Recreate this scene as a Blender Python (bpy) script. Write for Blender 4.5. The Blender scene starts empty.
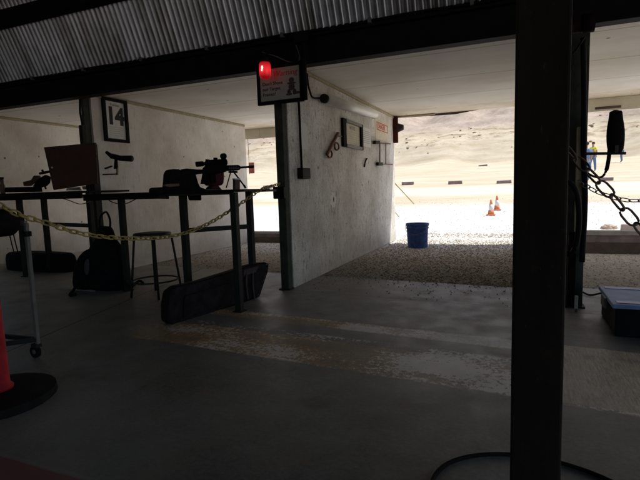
import bpy, bmesh, math, random
from mathutils import Vector, Matrix, noise
random.seed(7)
R = math.radians
scene = bpy.context.scene
COL = scene.collection

# ------------------------------------------------------------------ camera
FPX, YAW, PITCH, ROLL, CH = 474.57, R(22.79), R(6.24), R(-1.8), 1.1
cf = Vector((-math.sin(YAW)*math.cos(PITCH), math.cos(YAW)*math.cos(PITCH), -math.sin(PITCH)))
r0 = Vector((math.cos(YAW), math.sin(YAW), 0)); u0 = r0.cross(cf)
cr = r0*math.cos(ROLL) + u0*math.sin(ROLL); cu = u0*math.cos(ROLL) - r0*math.sin(ROLL)
cam_d = bpy.data.cameras.new('camera'); cam = bpy.data.objects.new('camera', cam_d); COL.objects.link(cam)
cam.matrix_world = Matrix(((cr.x, cu.x, -cf.x, 0), (cr.y, cu.y, -cf.y, 0), (cr.z, cu.z, -cf.z, CH), (0, 0, 0, 1)))
cam_d.sensor_width = 36; cam_d.lens = FPX/640*36; cam_d.clip_end = 2000; cam_d.clip_start = 0.05
scene.camera = cam

def ray(px, py): return cf + cr*((px-320)/FPX) - cu*((py-240)/FPX)
def atY(px, py, Y): d = ray(px, py); return Vector((0, 0, CH)) + d*(Y/d.y)
def atX(px, py, X): d = ray(px, py); return Vector((0, 0, CH)) + d*(X/d.x)
def atZ(px, py, Z=0.0): d = ray(px, py); return Vector((0, 0, CH)) + d*((Z-CH)/d.z)
def atP(px, py, p0, n):                                     # vertical plane through p0 with normal n
    d = ray(px, py); o = Vector((0, 0, CH)); return o + d*((Vector(p0)-o).dot(n)/d.dot(n))

# ------------------------------------------------------------------ materials
def _new(name):
    m = bpy.data.materials.new(name); m.use_nodes = True
    nt = m.node_tree; b = nt.nodes['Principled BSDF']; return m, nt, b
def N(nt, t, **kw):
    n = nt.nodes.new(t)
    for k, v in kw.items():
        if k.startswith('i_'): n.inputs[k[2:].replace('_', ' ')].default_value = v
        else: setattr(n, k, v)
    return n
def math_n(nt, op, a, b=None, clamp=False):
    n = nt.nodes.new('ShaderNodeMath'); n.operation = op; n.use_clamp = clamp
    for i, v in enumerate((a, b)):
        if v is None: continue
        if isinstance(v, (int, float)): n.inputs[i].default_value = v
        else: nt.links.new(v, n.inputs[i])
    return n.outputs[0]
def mixc(nt, fac, a, b, mode='MIX'):
    n = nt.nodes.new('ShaderNodeMix'); n.data_type = 'RGBA'; n.blend_type = mode
    for i, v in ((0, fac), (6, a), (7, b)):
        if isinstance(v, (int, float)): n.inputs[i].default_value = v
        elif isinstance(v, tuple): n.inputs[i].default_value = (*v[:3], 1)
        else: nt.links.new(v, n.inputs[i])
    return n.outputs[2]
def coords(nt, scale=(1, 1, 1), rot=(0, 0, 0)):
    tc = nt.nodes.new('ShaderNodeTexCoord'); mp = nt.nodes.new('ShaderNodeMapping')
    mp.inputs['Scale'].default_value = scale; mp.inputs['Rotation'].default_value = rot
    nt.links.new(tc.outputs['Object'], mp.inputs[0]); return mp.outputs[0]
def noise_n(nt, vec, scale, detail=5, rough=.6):
    n = N(nt, 'ShaderNodeTexNoise'); n.inputs['Scale'].default_value = scale
    n.inputs['Detail'].default_value = detail; n.inputs['Roughness'].default_value = rough
    nt.links.new(vec, n.inputs['Vector']); return n.outputs['Fac']
def ramp(nt, fac, stops):
    n = nt.nodes.new('ShaderNodeValToRGB'); e = n.color_ramp.elements
    while len(e) < len(stops): e.new(.5)
    for i, (p, c) in enumerate(stops):
        e[i].position = p; e[i].color = (*c, 1) if isinstance(c, tuple) else (c, c, c, 1)
    nt.links.new(fac, n.inputs[0]); return n.outputs[0]
def bump(nt, b, h, strength=.3, dist=.01):
    n = nt.nodes.new('ShaderNodeBump'); n.inputs['Strength'].default_value = strength; n.inputs['Distance'].default_value = dist
    nt.links.new(h, n.inputs['Height']); nt.links.new(n.outputs[0], b.inputs['Normal'])
def plain(name, col, rough=.6, metal=0, var=.25, scale=9, bmp=.15, spec=None):
    m, nt, b = _new(name); v = coords(nt); n = noise_n(nt, v, scale, 6)
    c = ramp(nt, n, [(.3, tuple(x*(1-var) for x in col)), (.7, tuple(min(1, x*(1+var)) for x in col))])
    nt.links.new(c, b.inputs['Base Color']); b.inputs['Roughness'].default_value = rough; b.inputs['Metallic'].default_value = metal
    if spec is not None: b.inputs['Specular IOR Level'].default_value = spec
    if bmp: bump(nt, b, noise_n(nt, v, scale*8, 3), bmp, .003)
    return m

M = {}
M['black_paint'] = plain('black_steel', (.012, .012, .012), .7, .0, spec=.1)
M['dark_steel'] = plain('dark_grey_steel', (.028, .029, .026), .6, .0, spec=.15)
def column_mat():
    m, nt, b = _new('column_paint'); v = coords(nt); vz = coords(nt, (1, 1, .25))
    c = ramp(nt, noise_n(nt, vz, 5, 7, .7), [(.35, (.020, .015, .011)), (.62, (.040, .031, .023))])
    c = mixc(nt, ramp(nt, noise_n(nt, v, 14, 6, .75), [(.58, .0), (.66, .6)]), c, (.055, .036, .022))
    c = mixc(nt, ramp(nt, noise_n(nt, vz, 60, 3, .6), [(.66, .0), (.72, .6)]), c, (.10, .09, .075))
    nt.links.new(c, b.inputs['Base Color']); b.inputs['Roughness'].default_value = .7; b.inputs['Specular IOR Level'].default_value = .12
    bump(nt, b, noise_n(nt, v, 22, 6, .7), .6, .006); return m
M['column'] = column_mat()
M['black_fabric'] = plain('black_fabric', (.012, .012, .014), .95, 0, .4, 30, .5, spec=.1)
M['grey_fabric'] = plain('grey_mesh_fabric', (.07, .07, .075), .95, 0, .3, 60, .5)
M['case_fabric'] = plain('rifle_case_fabric', (.022, .018, .02), .9, 0, .5, 12, .5, spec=.15)
M['strap'] = plain('purple_grey_strap', (.075, .05, .055), .9, 0, .3, 40, .3)
M['black_plastic'] = plain('black_plastic', (.011, .011, .012), .6, 0, .2, 20, .1, spec=.12)
M['gun'] = plain('gunmetal', (.006, .006, .007), .75, .0, .3, 40, .1, spec=.08)
M['gun_slot'] = plain('grey_handguard', (.05, .05, .05), .6)
M['red_dark'] = plain('dark_red_cloth', (.085, .012, .018), .8, 0, .3, 30)
M['wood_stock'] = plain('brown_stock', (.12, .055, .03), .5, 0, .3, 15)
M['brown_board'] = plain('brown_board', (.10, .04, .026), .7, 0, .3, 5)
M['chain_yellow'] = plain('dirty_yellow_plastic', (.42, .32, .10), .55, 0, .35, 14)
M['chain_steel'] = plain('rusty_chain', (.26, .18, .14), .7, .3, .5, 30)
M['chain_grey'] = plain('grey_chain', (.30, .27, .24), .6, .3, .4, 30)
M['red_plastic'] = plain('red_plastic_post', (.40, .014, .022), .6, 0, .35, 14, spec=.2)
M['rubber'] = plain('black_rubber', (.014, .014, .013), .85, 0, .4, 12, .5, spec=.15)
M['alu'] = plain('dull_aluminium', (.16, .155, .14), .6, .1, .2, 20)
M['blue_bucket'] = plain('blue_bucket_plastic', (.035, .10, .34), .55, 0, .4, 14)
M['orange'] = plain('cone_orange', (.85, .16, .04), .6, 0, .1, 8)
M['white'] = plain('white_paint', (.75, .75, .73), .5, 0, .08, 6)
M['paper'] = plain('paper', (.80, .80, .77), .7, 0, .05, 10, 0)
M['cream_paper'] = plain('aged_paper', (.72, .66, .50), .7, 0, .08, 10, 0)
M['ink'] = plain('black_ink', (.015, .015, .015), .7, 0, 0, 5, 0)
M['faint_ink'] = plain('grey_ink', (.35, .33, .30), .7, 0, 0, 5, 0)
M['red_ink'] = plain('red_ink', (.55, .04, .05), .6, 0, .1, 5, 0)
M['dark_red_paint'] = plain('dark_red_paint', (.085, .016, .012), .7, 0, .3, 12, spec=.15)
M['rust'] = plain('rusty_iron', (.19, .085, .045), .8, .2, .5, 25, .4)
M['frame_black'] = plain('black_picture_frame', (.010, .009, .009), .8, 0, .2, spec=.1)
M['lens'] = plain('frosted_diffuser', (.95, .94, .88), .35, 0, .06, 4, 0)
M['skin'] = plain('skin', (.45, .26, .18), .6, 0, .1); M['hair'] = plain('dark_hair', (.03, .02, .015), .8)
M['vest'] = plain('yellow_vest', (.75, .80, .10), .7, 0, .1); M['jeans'] = plain('blue_jeans', (.10, .19, .38), .85, 0, .2)
M['blue_shirt'] = plain('blue_shirt', (.15, .22, .40), .85); M['red_shirt'] = plain('red_shirt', (.40, .09, .06), .85)
M['tie_wood'] = plain('weathered_tie', (.27, .21, .20), .85, 0, .3, 6, .5)
M['sill_top'] = plain('pale_wood_sill', (.42, .38, .34), .8, 0, .2, 8)
M['sill_low'] = plain('dark_timber', (.10, .075, .06), .85, 0, .3, 8)
M['lid'] = plain('pale_blue_lid', (.24, .36, .60), .5, 0, .2, 6, spec=.25)
M['lid_blue'] = plain('blue_lid_edge', (.06, .12, .40), .35, 0, .2, 5)
M['pale_wood'] = plain('pale_batten', (.45, .38, .24), .8, 0, .2, 12)
M['maroon'] = plain('maroon_paint', (.014, .005, .004), .8, 0, .3, 12, spec=.1)
M['header_paint'] = plain('pale_header_paint', (.78, .75, .62), .7, 0, .12, 3)
M['post_green'] = plain('grey_green_post', (.065, .07, .055), .75, 0, .3, 10, .4, spec=.15)
M['cable'] = plain('black_cable', (.010, .010, .010), .7, 0, .1, 20, 0, spec=.12)
M['orange_cord'] = plain('orange_cord', (.40, .11, .04), .7)
M['rope'] = plain('tan_rope', (.50, .42, .22), .8)

def wood_wall(name, base, dirt, speck=.5):
    m, nt, b = _new(name)
    v = coords(nt); vs = coords(nt, (1, 1, .22))
    big = noise_n(nt, v, 1.3, 6, .65); c = ramp(nt, big, [(.32, dirt), (.62, base)])
    streak = noise_n(nt, vs, 28, 5, .75); sm = ramp(nt, streak, [(.30, .0), (.44, 1.0)])
    c = mixc(nt, math_n(nt, 'MULTIPLY', math_n(nt, 'SUBTRACT', 1.0, sm), .75*speck), c, tuple(x*.38 for x in dirt))
    fine = noise_n(nt, v, 75, 4, .7); fm = ramp(nt, fine, [(.34, .0), (.47, 1.0)])
    c = mixc(nt, math_n(nt, 'MULTIPLY', math_n(nt, 'SUBTRACT', 1.0, fm), .5*speck), c, tuple(x*.5 for x in dirt))
    chip = ramp(nt, noise_n(nt, coords(nt, (1, 1, .55)), 17, 3, .6), [(.655, .0), (.69, .8)])
    c = mixc(nt, math_n(nt, 'MULTIPLY', chip, min(1, speck*.5)), c, tuple(x*.22 for x in dirt))
    vo = N(nt, 'ShaderNodeTexVoronoi'); vo.inputs['Scale'].default_value = 2.6; nt.links.new(v, vo.inputs['Vector'])
    spot = ramp(nt, vo.outputs['Distance'], [(.035, 1.0), (.055, .0)])
    c = mixc(nt, math_n(nt, 'MULTIPLY', spot, .8), c, (.05, .04, .035))
    # grime toward the floor
    sep = N(nt, 'ShaderNodeSeparateXYZ'); nt.links.new(v, sep.inputs[0])
    low = ramp(nt, math_n(nt, 'ADD', sep.outputs['Z'], math_n(nt, 'MULTIPLY', big, .35)), [(.12, 1.0), (.55, .0)])
    c = mixc(nt, math_n(nt, 'MULTIPLY', low, .45), c, tuple(x*.55 for x in dirt))
    nt.links.new(c, b.inputs['Base Color']); b.inputs['Roughness'].default_value = .75; b.inputs['Specular IOR Level'].default_value = .25
    bump(nt, b, noise_n(nt, vs, 45, 4, .7), .5, .006); return m
M['osb'] = wood_wall('painted_strandboard', (.92, .895, .85), (.58, .535, .46), 1.5)
M['ply'] = wood_wall('painted_plywood', (.90, .87, .82), (.66, .615, .545), .45)

def ceiling_mat():
    m, nt, b = _new('painted_soffit'); v = coords(nt); vs = coords(nt, (.7, 1.3, 1))
    n = noise_n(nt, vs, 1.1, 7, .6); c = ramp(nt, n, [(.3, (.76, .70, .60)), (.65, (.93, .90, .83))])
    st = noise_n(nt, v, 2.3, 4); sep = N(nt, 'ShaderNodeSeparateXYZ'); nt.links.new(v, sep.inputs[0])
    edge = ramp(nt, math_n(nt, 'MULTIPLY', math_n(nt, 'SUBTRACT', sep.outputs['Y'], 7.6), st), [(.15, .0), (.85, 1.0)])
    c = mixc(nt, math_n(nt, 'MULTIPLY', edge, .6), c, (.42, .30, .14))
    vo = N(nt, 'ShaderNodeTexVoronoi'); vo.inputs['Scale'].default_value = 1.7; nt.links.new(v, vo.inputs['Vector'])
    c = mixc(nt, ramp(nt, vo.outputs['Distance'], [(.03, .9), (.045, .0)]), c, (.04, .03, .02))
    j = math_n(nt, 'ABSOLUTE', math_n(nt, 'SUBTRACT', math_n(nt, 'FRACT', math_n(nt, 'DIVIDE', math_n(nt, 'ADD', sep.outputs['Y'], .26), 1.22)), .5))
    c = mixc(nt, ramp(nt, j, [(.003, .85), (.007, .0)]), c, (.16, .12, .08))
    nt.links.new(c, b.inputs['Base Color']); b.inputs['Roughness'].default_value = .8
    bump(nt, b, noise_n(nt, v, 30), .2, .005); return m
M['ceiling'] = ceiling_mat()

def corrugated_mat():
    m, nt, b = _new('galvanised_corrugated'); v = coords(nt); vx = coords(nt, (1.0, .12, .12))
    pan = noise_n(nt, vx, 4.0, 3, .7); c = ramp(nt, pan, [(.40, (.26, .28, .28)), (.58, (.62, .70, .78))])
    c = mixc(nt, .35, c, ramp(nt, noise_n(nt, v, 6, 6), [(.35, (.24, .25, .25)), (.65, (.66, .72, .78))]))
    nt.links.new(c, b.inputs['Base Color']); b.inputs['Metallic'].default_value = .9
    nt.links.new(ramp(nt, noise_n(nt, v, 3), [(.3, .30), (.7, .44)]), b.inputs['Roughness']); return m
M['corrugated'] = corrugated_mat()

def floor_mat():
    m, nt, b = _new('worn_concrete'); v = coords(nt)
    sep = N(nt, 'ShaderNodeSeparateXYZ'); nt.links.new(v, sep.inputs[0]); X, Y = sep.outputs['X'], sep.outputs['Y']
    Yp = math_n(nt, 'ADD', Y, math_n(nt, 'MULTIPLY', X, .07))
    big = noise_n(nt, v, 1.0, 8, .66); fine = noise_n(nt, v, 45, 5, .7); mid = noise_n(nt, v, 5, 6, .6)
    c = ramp(nt, big, [(.36, (.095, .088, .074)), (.62, (.30, .29, .262))])
    c = mixc(nt, .32, c, ramp(nt, fine, [(.35, (.10, .095, .083)), (.65, (.34, .325, .29))]))
    c = mixc(nt, math_n(nt, 'MULTIPLY', ramp(nt, mid, [(.52, .0), (.7, 1.0)]), .4), c, (.30, .21, .125))
    def band(y, lo, hi, soft=.03):
        a = math_n(nt, 'DIVIDE', math_n(nt, 'SUBTRACT', y, lo), soft, True)
        d = math_n(nt, 'DIVIDE', math_n(nt, 'SUBTRACT', hi, y), soft, True)
        return math_n(nt, 'MULTIPLY', a, d)
    wob = math_n(nt, 'MULTIPLY', math_n(nt, 'SUBTRACT', mid, .5), .06); Yw = math_n(nt, 'ADD', Yp, wob)
    left = math_n(nt, 'DIVIDE', math_n(nt, 'ADD', X, math_n(nt, 'ADD', 2.55, math_n(nt, 'MULTIPLY', mid, .9))), .5, True)
    b1 = band(Yw, 3.28, 3.50, .03); b2 = band(Yw, 2.53, 3.02, .02)
    right = math_n(nt, 'DIVIDE', math_n(nt, 'SUBTRACT', X, .16), .02, True)
    b3 = math_n(nt, 'MULTIPLY', band(Yp, 2.55, 3.5, .02), right)
    b3b = band(Yp, 2.53, 3.12, .03)
    # wear pattern
    vw = coords(nt, (.8, 1.5, 1)); w1 = noise_n(nt, vw, 1.6, 4, .55); w2 = noise_n(nt, v, 30, 5, .75)
    wsum = math_n(nt, 'ADD', math_n(nt, 'MULTIPLY', w1, .52), math_n(nt, 'MULTIPLY', w2, .48))
    xr = math_n(nt, 'MULTIPLY', math_n(nt, 'MINIMUM', math_n(nt, 'ADD', X, 1.25), .7), .020)
    ochre = ramp(nt, wsum, [(.43, .25), (.53, 1.0)])
    ochre = math_n(nt, 'MULTIPLY', ochre, math_n(nt, 'MULTIPLY', math_n(nt, 'MAXIMUM', b1, b2), left))
    fade = math_n(nt, 'SUBTRACT', 1.0, math_n(nt, 'DIVIDE', math_n(nt, 'ADD', X, 1.2), 1.6, True))
    fade = math_n(nt, 'ADD', math_n(nt, 'MULTIPLY', fade, .85), .12)
    c = mixc(nt, math_n(nt, 'MULTIPLY', math_n(nt, 'MULTIPLY', ochre, fade), .85), c, (.62, .36, .12))
    flake = ramp(nt, math_n(nt, 'ADD', wsum, xr), [(.516, .0), (.534, 1.0)])
    flake = math_n(nt, 'MULTIPLY', flake, math_n(nt, 'MULTIPLY', math_n(nt, 'MAXIMUM', b1, math_n(nt, 'MAXIMUM', b2, b3b)), left))
    c = mixc(nt, math_n(nt, 'MULTIPLY', flake, .92), c, (.86, .79, .69))
    b1w = math_n(nt, 'MULTIPLY', b1, math_n(nt, 'DIVIDE', math_n(nt, 'ADD', X, 1.3), .8, True))
    c = mixc(nt, math_n(nt, 'MULTIPLY', b1w, math_n(nt, 'MULTIPLY', ramp(nt, w2, [(.35, .35), (.6, 1.0)]), .7)), c, (.90, .87, .83))
    vb = coords(nt, (9, 1, 1)); br = noise_n(nt, vb, 9, 5, .7)
    tan = ramp(nt, br, [(.3, (.26, .20, .12)), (.52, (.52, .43, .30)), (.7, (.68, .61, .52))])
    c = mixc(nt, math_n(nt, 'MULTIPLY', b3, .9), c, tan)
    # red painted strip behind the firing area, joints, cracks
    red = math_n(nt, 'DIVIDE', math_n(nt, 'SUBTRACT', 1.24, math_n(nt, 'ADD', Y, math_n(nt, 'MULTIPLY', wob, .3))), .01, True)
    c = mixc(nt, math_n(nt, 'MULTIPLY', red, .88), c, (.24, .015, .02))
    e = band(Y, 1.235, 1.262, .006); c = mixc(nt, math_n(nt, 'MULTIPLY', e, math_n(nt, 'MULTIPLY', fine, 1.1)), c, (.30, .27, .24))
    jx = math_n(nt, 'ABSOLUTE', math_n(nt, 'ADD', math_n(nt, 'ADD', X, 2.86), math_n(nt, 'MULTIPLY', Y, .24)))
    j1 = math_n(nt, 'MULTIPLY', ramp(nt, jx, [(.006, 1.0), (.014, .0)]), math_n(nt, 'GREATER_THAN', Y, 2.1))
    jy = math_n(nt, 'ABSOLUTE', math_n(nt, 'SUBTRACT', Yp, 4.42)); j2 = ramp(nt, jy, [(.004, .7), (.01, .0)])
    c = mixc(nt, math_n(nt, 'MAXIMUM', j1, j2), c, (.025, .024, .022))
    dist = nt.nodes.new('ShaderNodeVectorMath'); dist.operation = 'ADD'; nt.links.new(v, dist.inputs[0])
    nn = N(nt, 'ShaderNodeTexNoise'); nn.inputs['Scale'].default_value = 2.2; nn.inputs['Detail'].default_value = 6; nt.links.new(v, nn.inputs['Vector']); nt.links.new(nn.outputs['Color'], dist.inputs[1])
    ve = N(nt, 'ShaderNodeTexVoronoi'); ve.feature = 'DISTANCE_TO_EDGE'; ve.inputs['Scale'].default_value = .42; nt.links.new(dist.outputs[0], ve.inputs['Vector'])
    crack = math_n(nt, 'MULTIPLY', ramp(nt, ve.outputs['Distance'], [(.0012, 1.0), (.0035, .0)]), ramp(nt, noise_n(nt, v, .9, 2), [(.50, .0), (.56, .5)]))
    c = mixc(nt, crack, c, (.06, .055, .05))
    oil = ramp(nt, noise_n(nt, v, 3.4, 5, .7), [(.60, .0), (.72, 1.0)]); c = mixc(nt, math_n(nt, 'MULTIPLY', oil, .45), c, (.10, .09, .075))
    dust = ramp(nt, noise_n(nt, v, .55, 4, .55), [(.44, .0), (.62, 1.0)]); c = mixc(nt, math_n(nt, 'MULTIPLY', dust, .25), c, (.42, .39, .33))
    st = ramp(nt, noise_n(nt, v, 1.7, 3), [(.60, .0), (.68, 1.0)]); c = mixc(nt, math_n(nt, 'MULTIPLY', st, .35), c, (.05, .045, .04))
    nt.links.new(c, b.inputs['Base Color'])
    nt.links.new(ramp(nt, mid, [(.3, .40), (.7, .60)]), b.inputs['Roughness']); b.inputs['Specular IOR Level'].default_value = .42
    hh = math_n(nt, 'ADD', math_n(nt, 'MULTIPLY', fine, .6), math_n(nt, 'MULTIPLY', w2, .4)); bump(nt, b, hh, .3, .004); return m
M['floor'] = floor_mat()

def ground_mat():
    m, nt, b = _new('dry_range_ground'); v = coords(nt)
    sep = N(nt, 'ShaderNodeSeparateXYZ'); nt.links.new(v, sep.inputs[0]); Y, Z = sep.outputs['Y'], sep.outputs['Z']
    n1 = noise_n(nt, v, .35, 7, .65); n2 = noise_n(nt, coords(nt, (.25, 1.0, 1)), .9, 6, .65); n3 = noise_n(nt, v, 18, 6, .7)
    dirt = ramp(nt, n2, [(.34, (.54, .445, .31)), (.62, (.68, .595, .46))])
    gravel = ramp(nt, n3, [(.35, (.60, .58, .55)), (.6, (.84, .82, .79))])
    vo = N(nt, 'ShaderNodeTexVoronoi'); vo.inputs['Scale'].default_value = 26; nt.links.new(v, vo.inputs['Vector'])
    gravel = mixc(nt, .55, gravel, ramp(nt, vo.outputs['Color'], [(.1, (.50, .47, .44)), (.5, (.78, .75, .72)), (.9, (.88, .86, .83))]), 'MIX')
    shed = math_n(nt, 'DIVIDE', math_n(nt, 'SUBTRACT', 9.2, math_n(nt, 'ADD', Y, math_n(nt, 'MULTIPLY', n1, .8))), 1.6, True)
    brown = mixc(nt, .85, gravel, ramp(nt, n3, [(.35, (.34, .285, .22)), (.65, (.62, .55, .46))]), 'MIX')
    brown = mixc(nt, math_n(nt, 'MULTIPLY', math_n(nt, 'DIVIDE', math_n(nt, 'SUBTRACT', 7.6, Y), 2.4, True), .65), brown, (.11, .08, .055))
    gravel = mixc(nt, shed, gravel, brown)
    # gravel near the shed and a pale gravel band by the timber ties
    g = math_n(nt, 'SUBTRACT', 1.0, math_n(nt, 'DIVIDE', math_n(nt, 'SUBTRACT', math_n(nt, 'ADD', Y, math_n(nt, 'MULTIPLY', n1, 4.0)), 17.0), 2.0, True))
    c = mixc(nt, g, dirt, gravel)
    gb = math_n(nt, 'MULTIPLY', math_n(nt, 'DIVIDE', math_n(nt, 'SUBTRACT', math_n(nt, 'ADD', Y, n1), 19.5), .8, True),
                math_n(nt, 'DIVIDE', math_n(nt, 'SUBTRACT', 24.5, math_n(nt, 'ADD', Y, n1)), .6, True))
    c = mixc(nt, math_n(nt, 'MULTIPLY', gb, .7), c, (.72, .67, .58))
    # berm and the hill above it
    hill = math_n(nt, 'DIVIDE', math_n(nt, 'SUBTRACT', math_n(nt, 'ADD', Z, math_n(nt, 'MULTIPLY', n1, 2.0)), 8.6), 1.6, True)
    scrub = ramp(nt, noise_n(nt, v, .8, 9, .8), [(.36, (.36, .285, .23)), (.64, (.55, .455, .38))])
    c = mixc(nt, hill, c, scrub)
    cr_ = noise_n(nt, coords(nt, (.55, .8, 2.2)), .75, 8, .72); zb = math_n(nt, 'ADD', Z, math_n(nt, 'MULTIPLY', n1, 1.6))
    zm = math_n(nt, 'MULTIPLY', math_n(nt, 'DIVIDE', math_n(nt, 'SUBTRACT', zb, 6.2), 1.2, True), math_n(nt, 'DIVIDE', math_n(nt, 'SUBTRACT', 10.2, zb), .8, True))
    c = mixc(nt, math_n(nt, 'MULTIPLY', zm, ramp(nt, cr_, [(.52, .0), (.60, .8)])), c, (.33, .24, .16))
    c = mixc(nt, math_n(nt, 'MULTIPLY', ramp(nt, noise_n(nt, v, 2.2, 6, .7), [(.5, .0), (.66, .3)]), math_n(nt, 'DIVIDE', math_n(nt, 'SUBTRACT', Z, 2.5), 3.0, True)), c, (.42, .325, .235))
    nt.links.new(c, b.inputs['Base Color']); b.inputs['Roughness'].default_value = .95; b.inputs['Specular IOR Level'].default_value = .1
    hh = math_n(nt, 'ADD', n3, vo.outputs['Distance']); bump(nt, b, hh, .6, .02); return m
M['ground'] = ground_mat()
def pebble_mat(name, lo, hi):
    m, nt, b = _new(name); v = coords(nt)
    vo = N(nt, 'ShaderNodeTexVoronoi'); vo.inputs['Scale'].default_value = 30; nt.links.new(v, vo.inputs['Vector'])
    c = ramp(nt, vo.outputs['Color'], [(.15, lo), (.85, hi)])
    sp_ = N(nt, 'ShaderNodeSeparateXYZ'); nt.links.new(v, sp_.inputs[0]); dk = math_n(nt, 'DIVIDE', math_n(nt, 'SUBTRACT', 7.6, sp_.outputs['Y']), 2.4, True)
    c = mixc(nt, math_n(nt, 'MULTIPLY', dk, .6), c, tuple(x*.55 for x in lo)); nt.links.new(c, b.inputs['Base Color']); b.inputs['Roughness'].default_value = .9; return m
M['pebble'] = pebble_mat('brown_gravel', (.30, .25, .20), (.70, .63, .55)); M['rock'] = pebble_mat('berm_rock', (.32, .24, .165), (.46, .36, .26))
def emis(name, col, s):
    m, nt, b = _new(name); v = coords(nt); n = noise_n(nt, v, 12)
    nt.links.new(ramp(nt, n, [(.3, tuple(x*.8 for x in col)), (.7, col)]), b.inputs['Emission Color']); b.inputs['Emission Strength'].default_value = s
    b.inputs['Base Color'].default_value = (*col, 1); return m
def beacon_mat():
    m, nt, b = _new('red_beacon_glass'); v = coords(nt); sp_ = N(nt, 'ShaderNodeSeparateXYZ'); nt.links.new(v, sp_.inputs[0])
    d = math_n(nt, 'ABSOLUTE', math_n(nt, 'SUBTRACT', sp_.outputs['Z'], BZ)); e = ramp(nt, d, [(.008, (.95, .03, .04)), (.075, (.22, .002, .004))])
    nt.links.new(e, b.inputs['Emission Color']); b.inputs['Emission Strength'].default_value = .85; b.inputs['Base Color'].default_value = (.5, .01, .01, 1); b.inputs['Roughness'].default_value = .2; return m
BZ = atY(265, 70, 4.26).z
M['beacon'] = beacon_mat(); M['bulb'] = emis('hot_bulb', (1, .55, .45), 6)

# ------------------------------------------------------------------ mesh helpers
def link(name, me, mat, parent=None, smooth=False):
    o = bpy.data.objects.new(name, me); COL.objects.link(o)
    if mat is not None: me.materials.append(M[mat] if isinstance(mat, str) else mat)
    if smooth:
        for p in me.polygons: p.use_smooth = True
    if parent is not None: o.parent = parent; o.matrix_parent_inverse = Matrix.Translation(-parent.location) if parent.type == 'EMPTY' else parent_inv(parent)
    return o
def parent_inv(p): return (wm(p)).inverted()
def wm(o):
    m = Matrix.LocRotScale(o.location, o.rotation_euler, o.scale)
    return (wm(o.parent) @ o.matrix_parent_inverse @ m) if o.parent else m
def tag(o, label=None, cat=None, group=None, kind=None):
    for k, v in (('label', label), ('category', cat), ('group', group), ('kind', kind)):
        if v: o[k] = v
    return o
def thing(name, label, cat, loc=(0, 0, 0), group=None):
    o = bpy.data.objects.new(name, None); COL.objects.link(o); o.location = loc; o.empty_display_size = .1
    return tag(o, label, cat, group)
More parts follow.
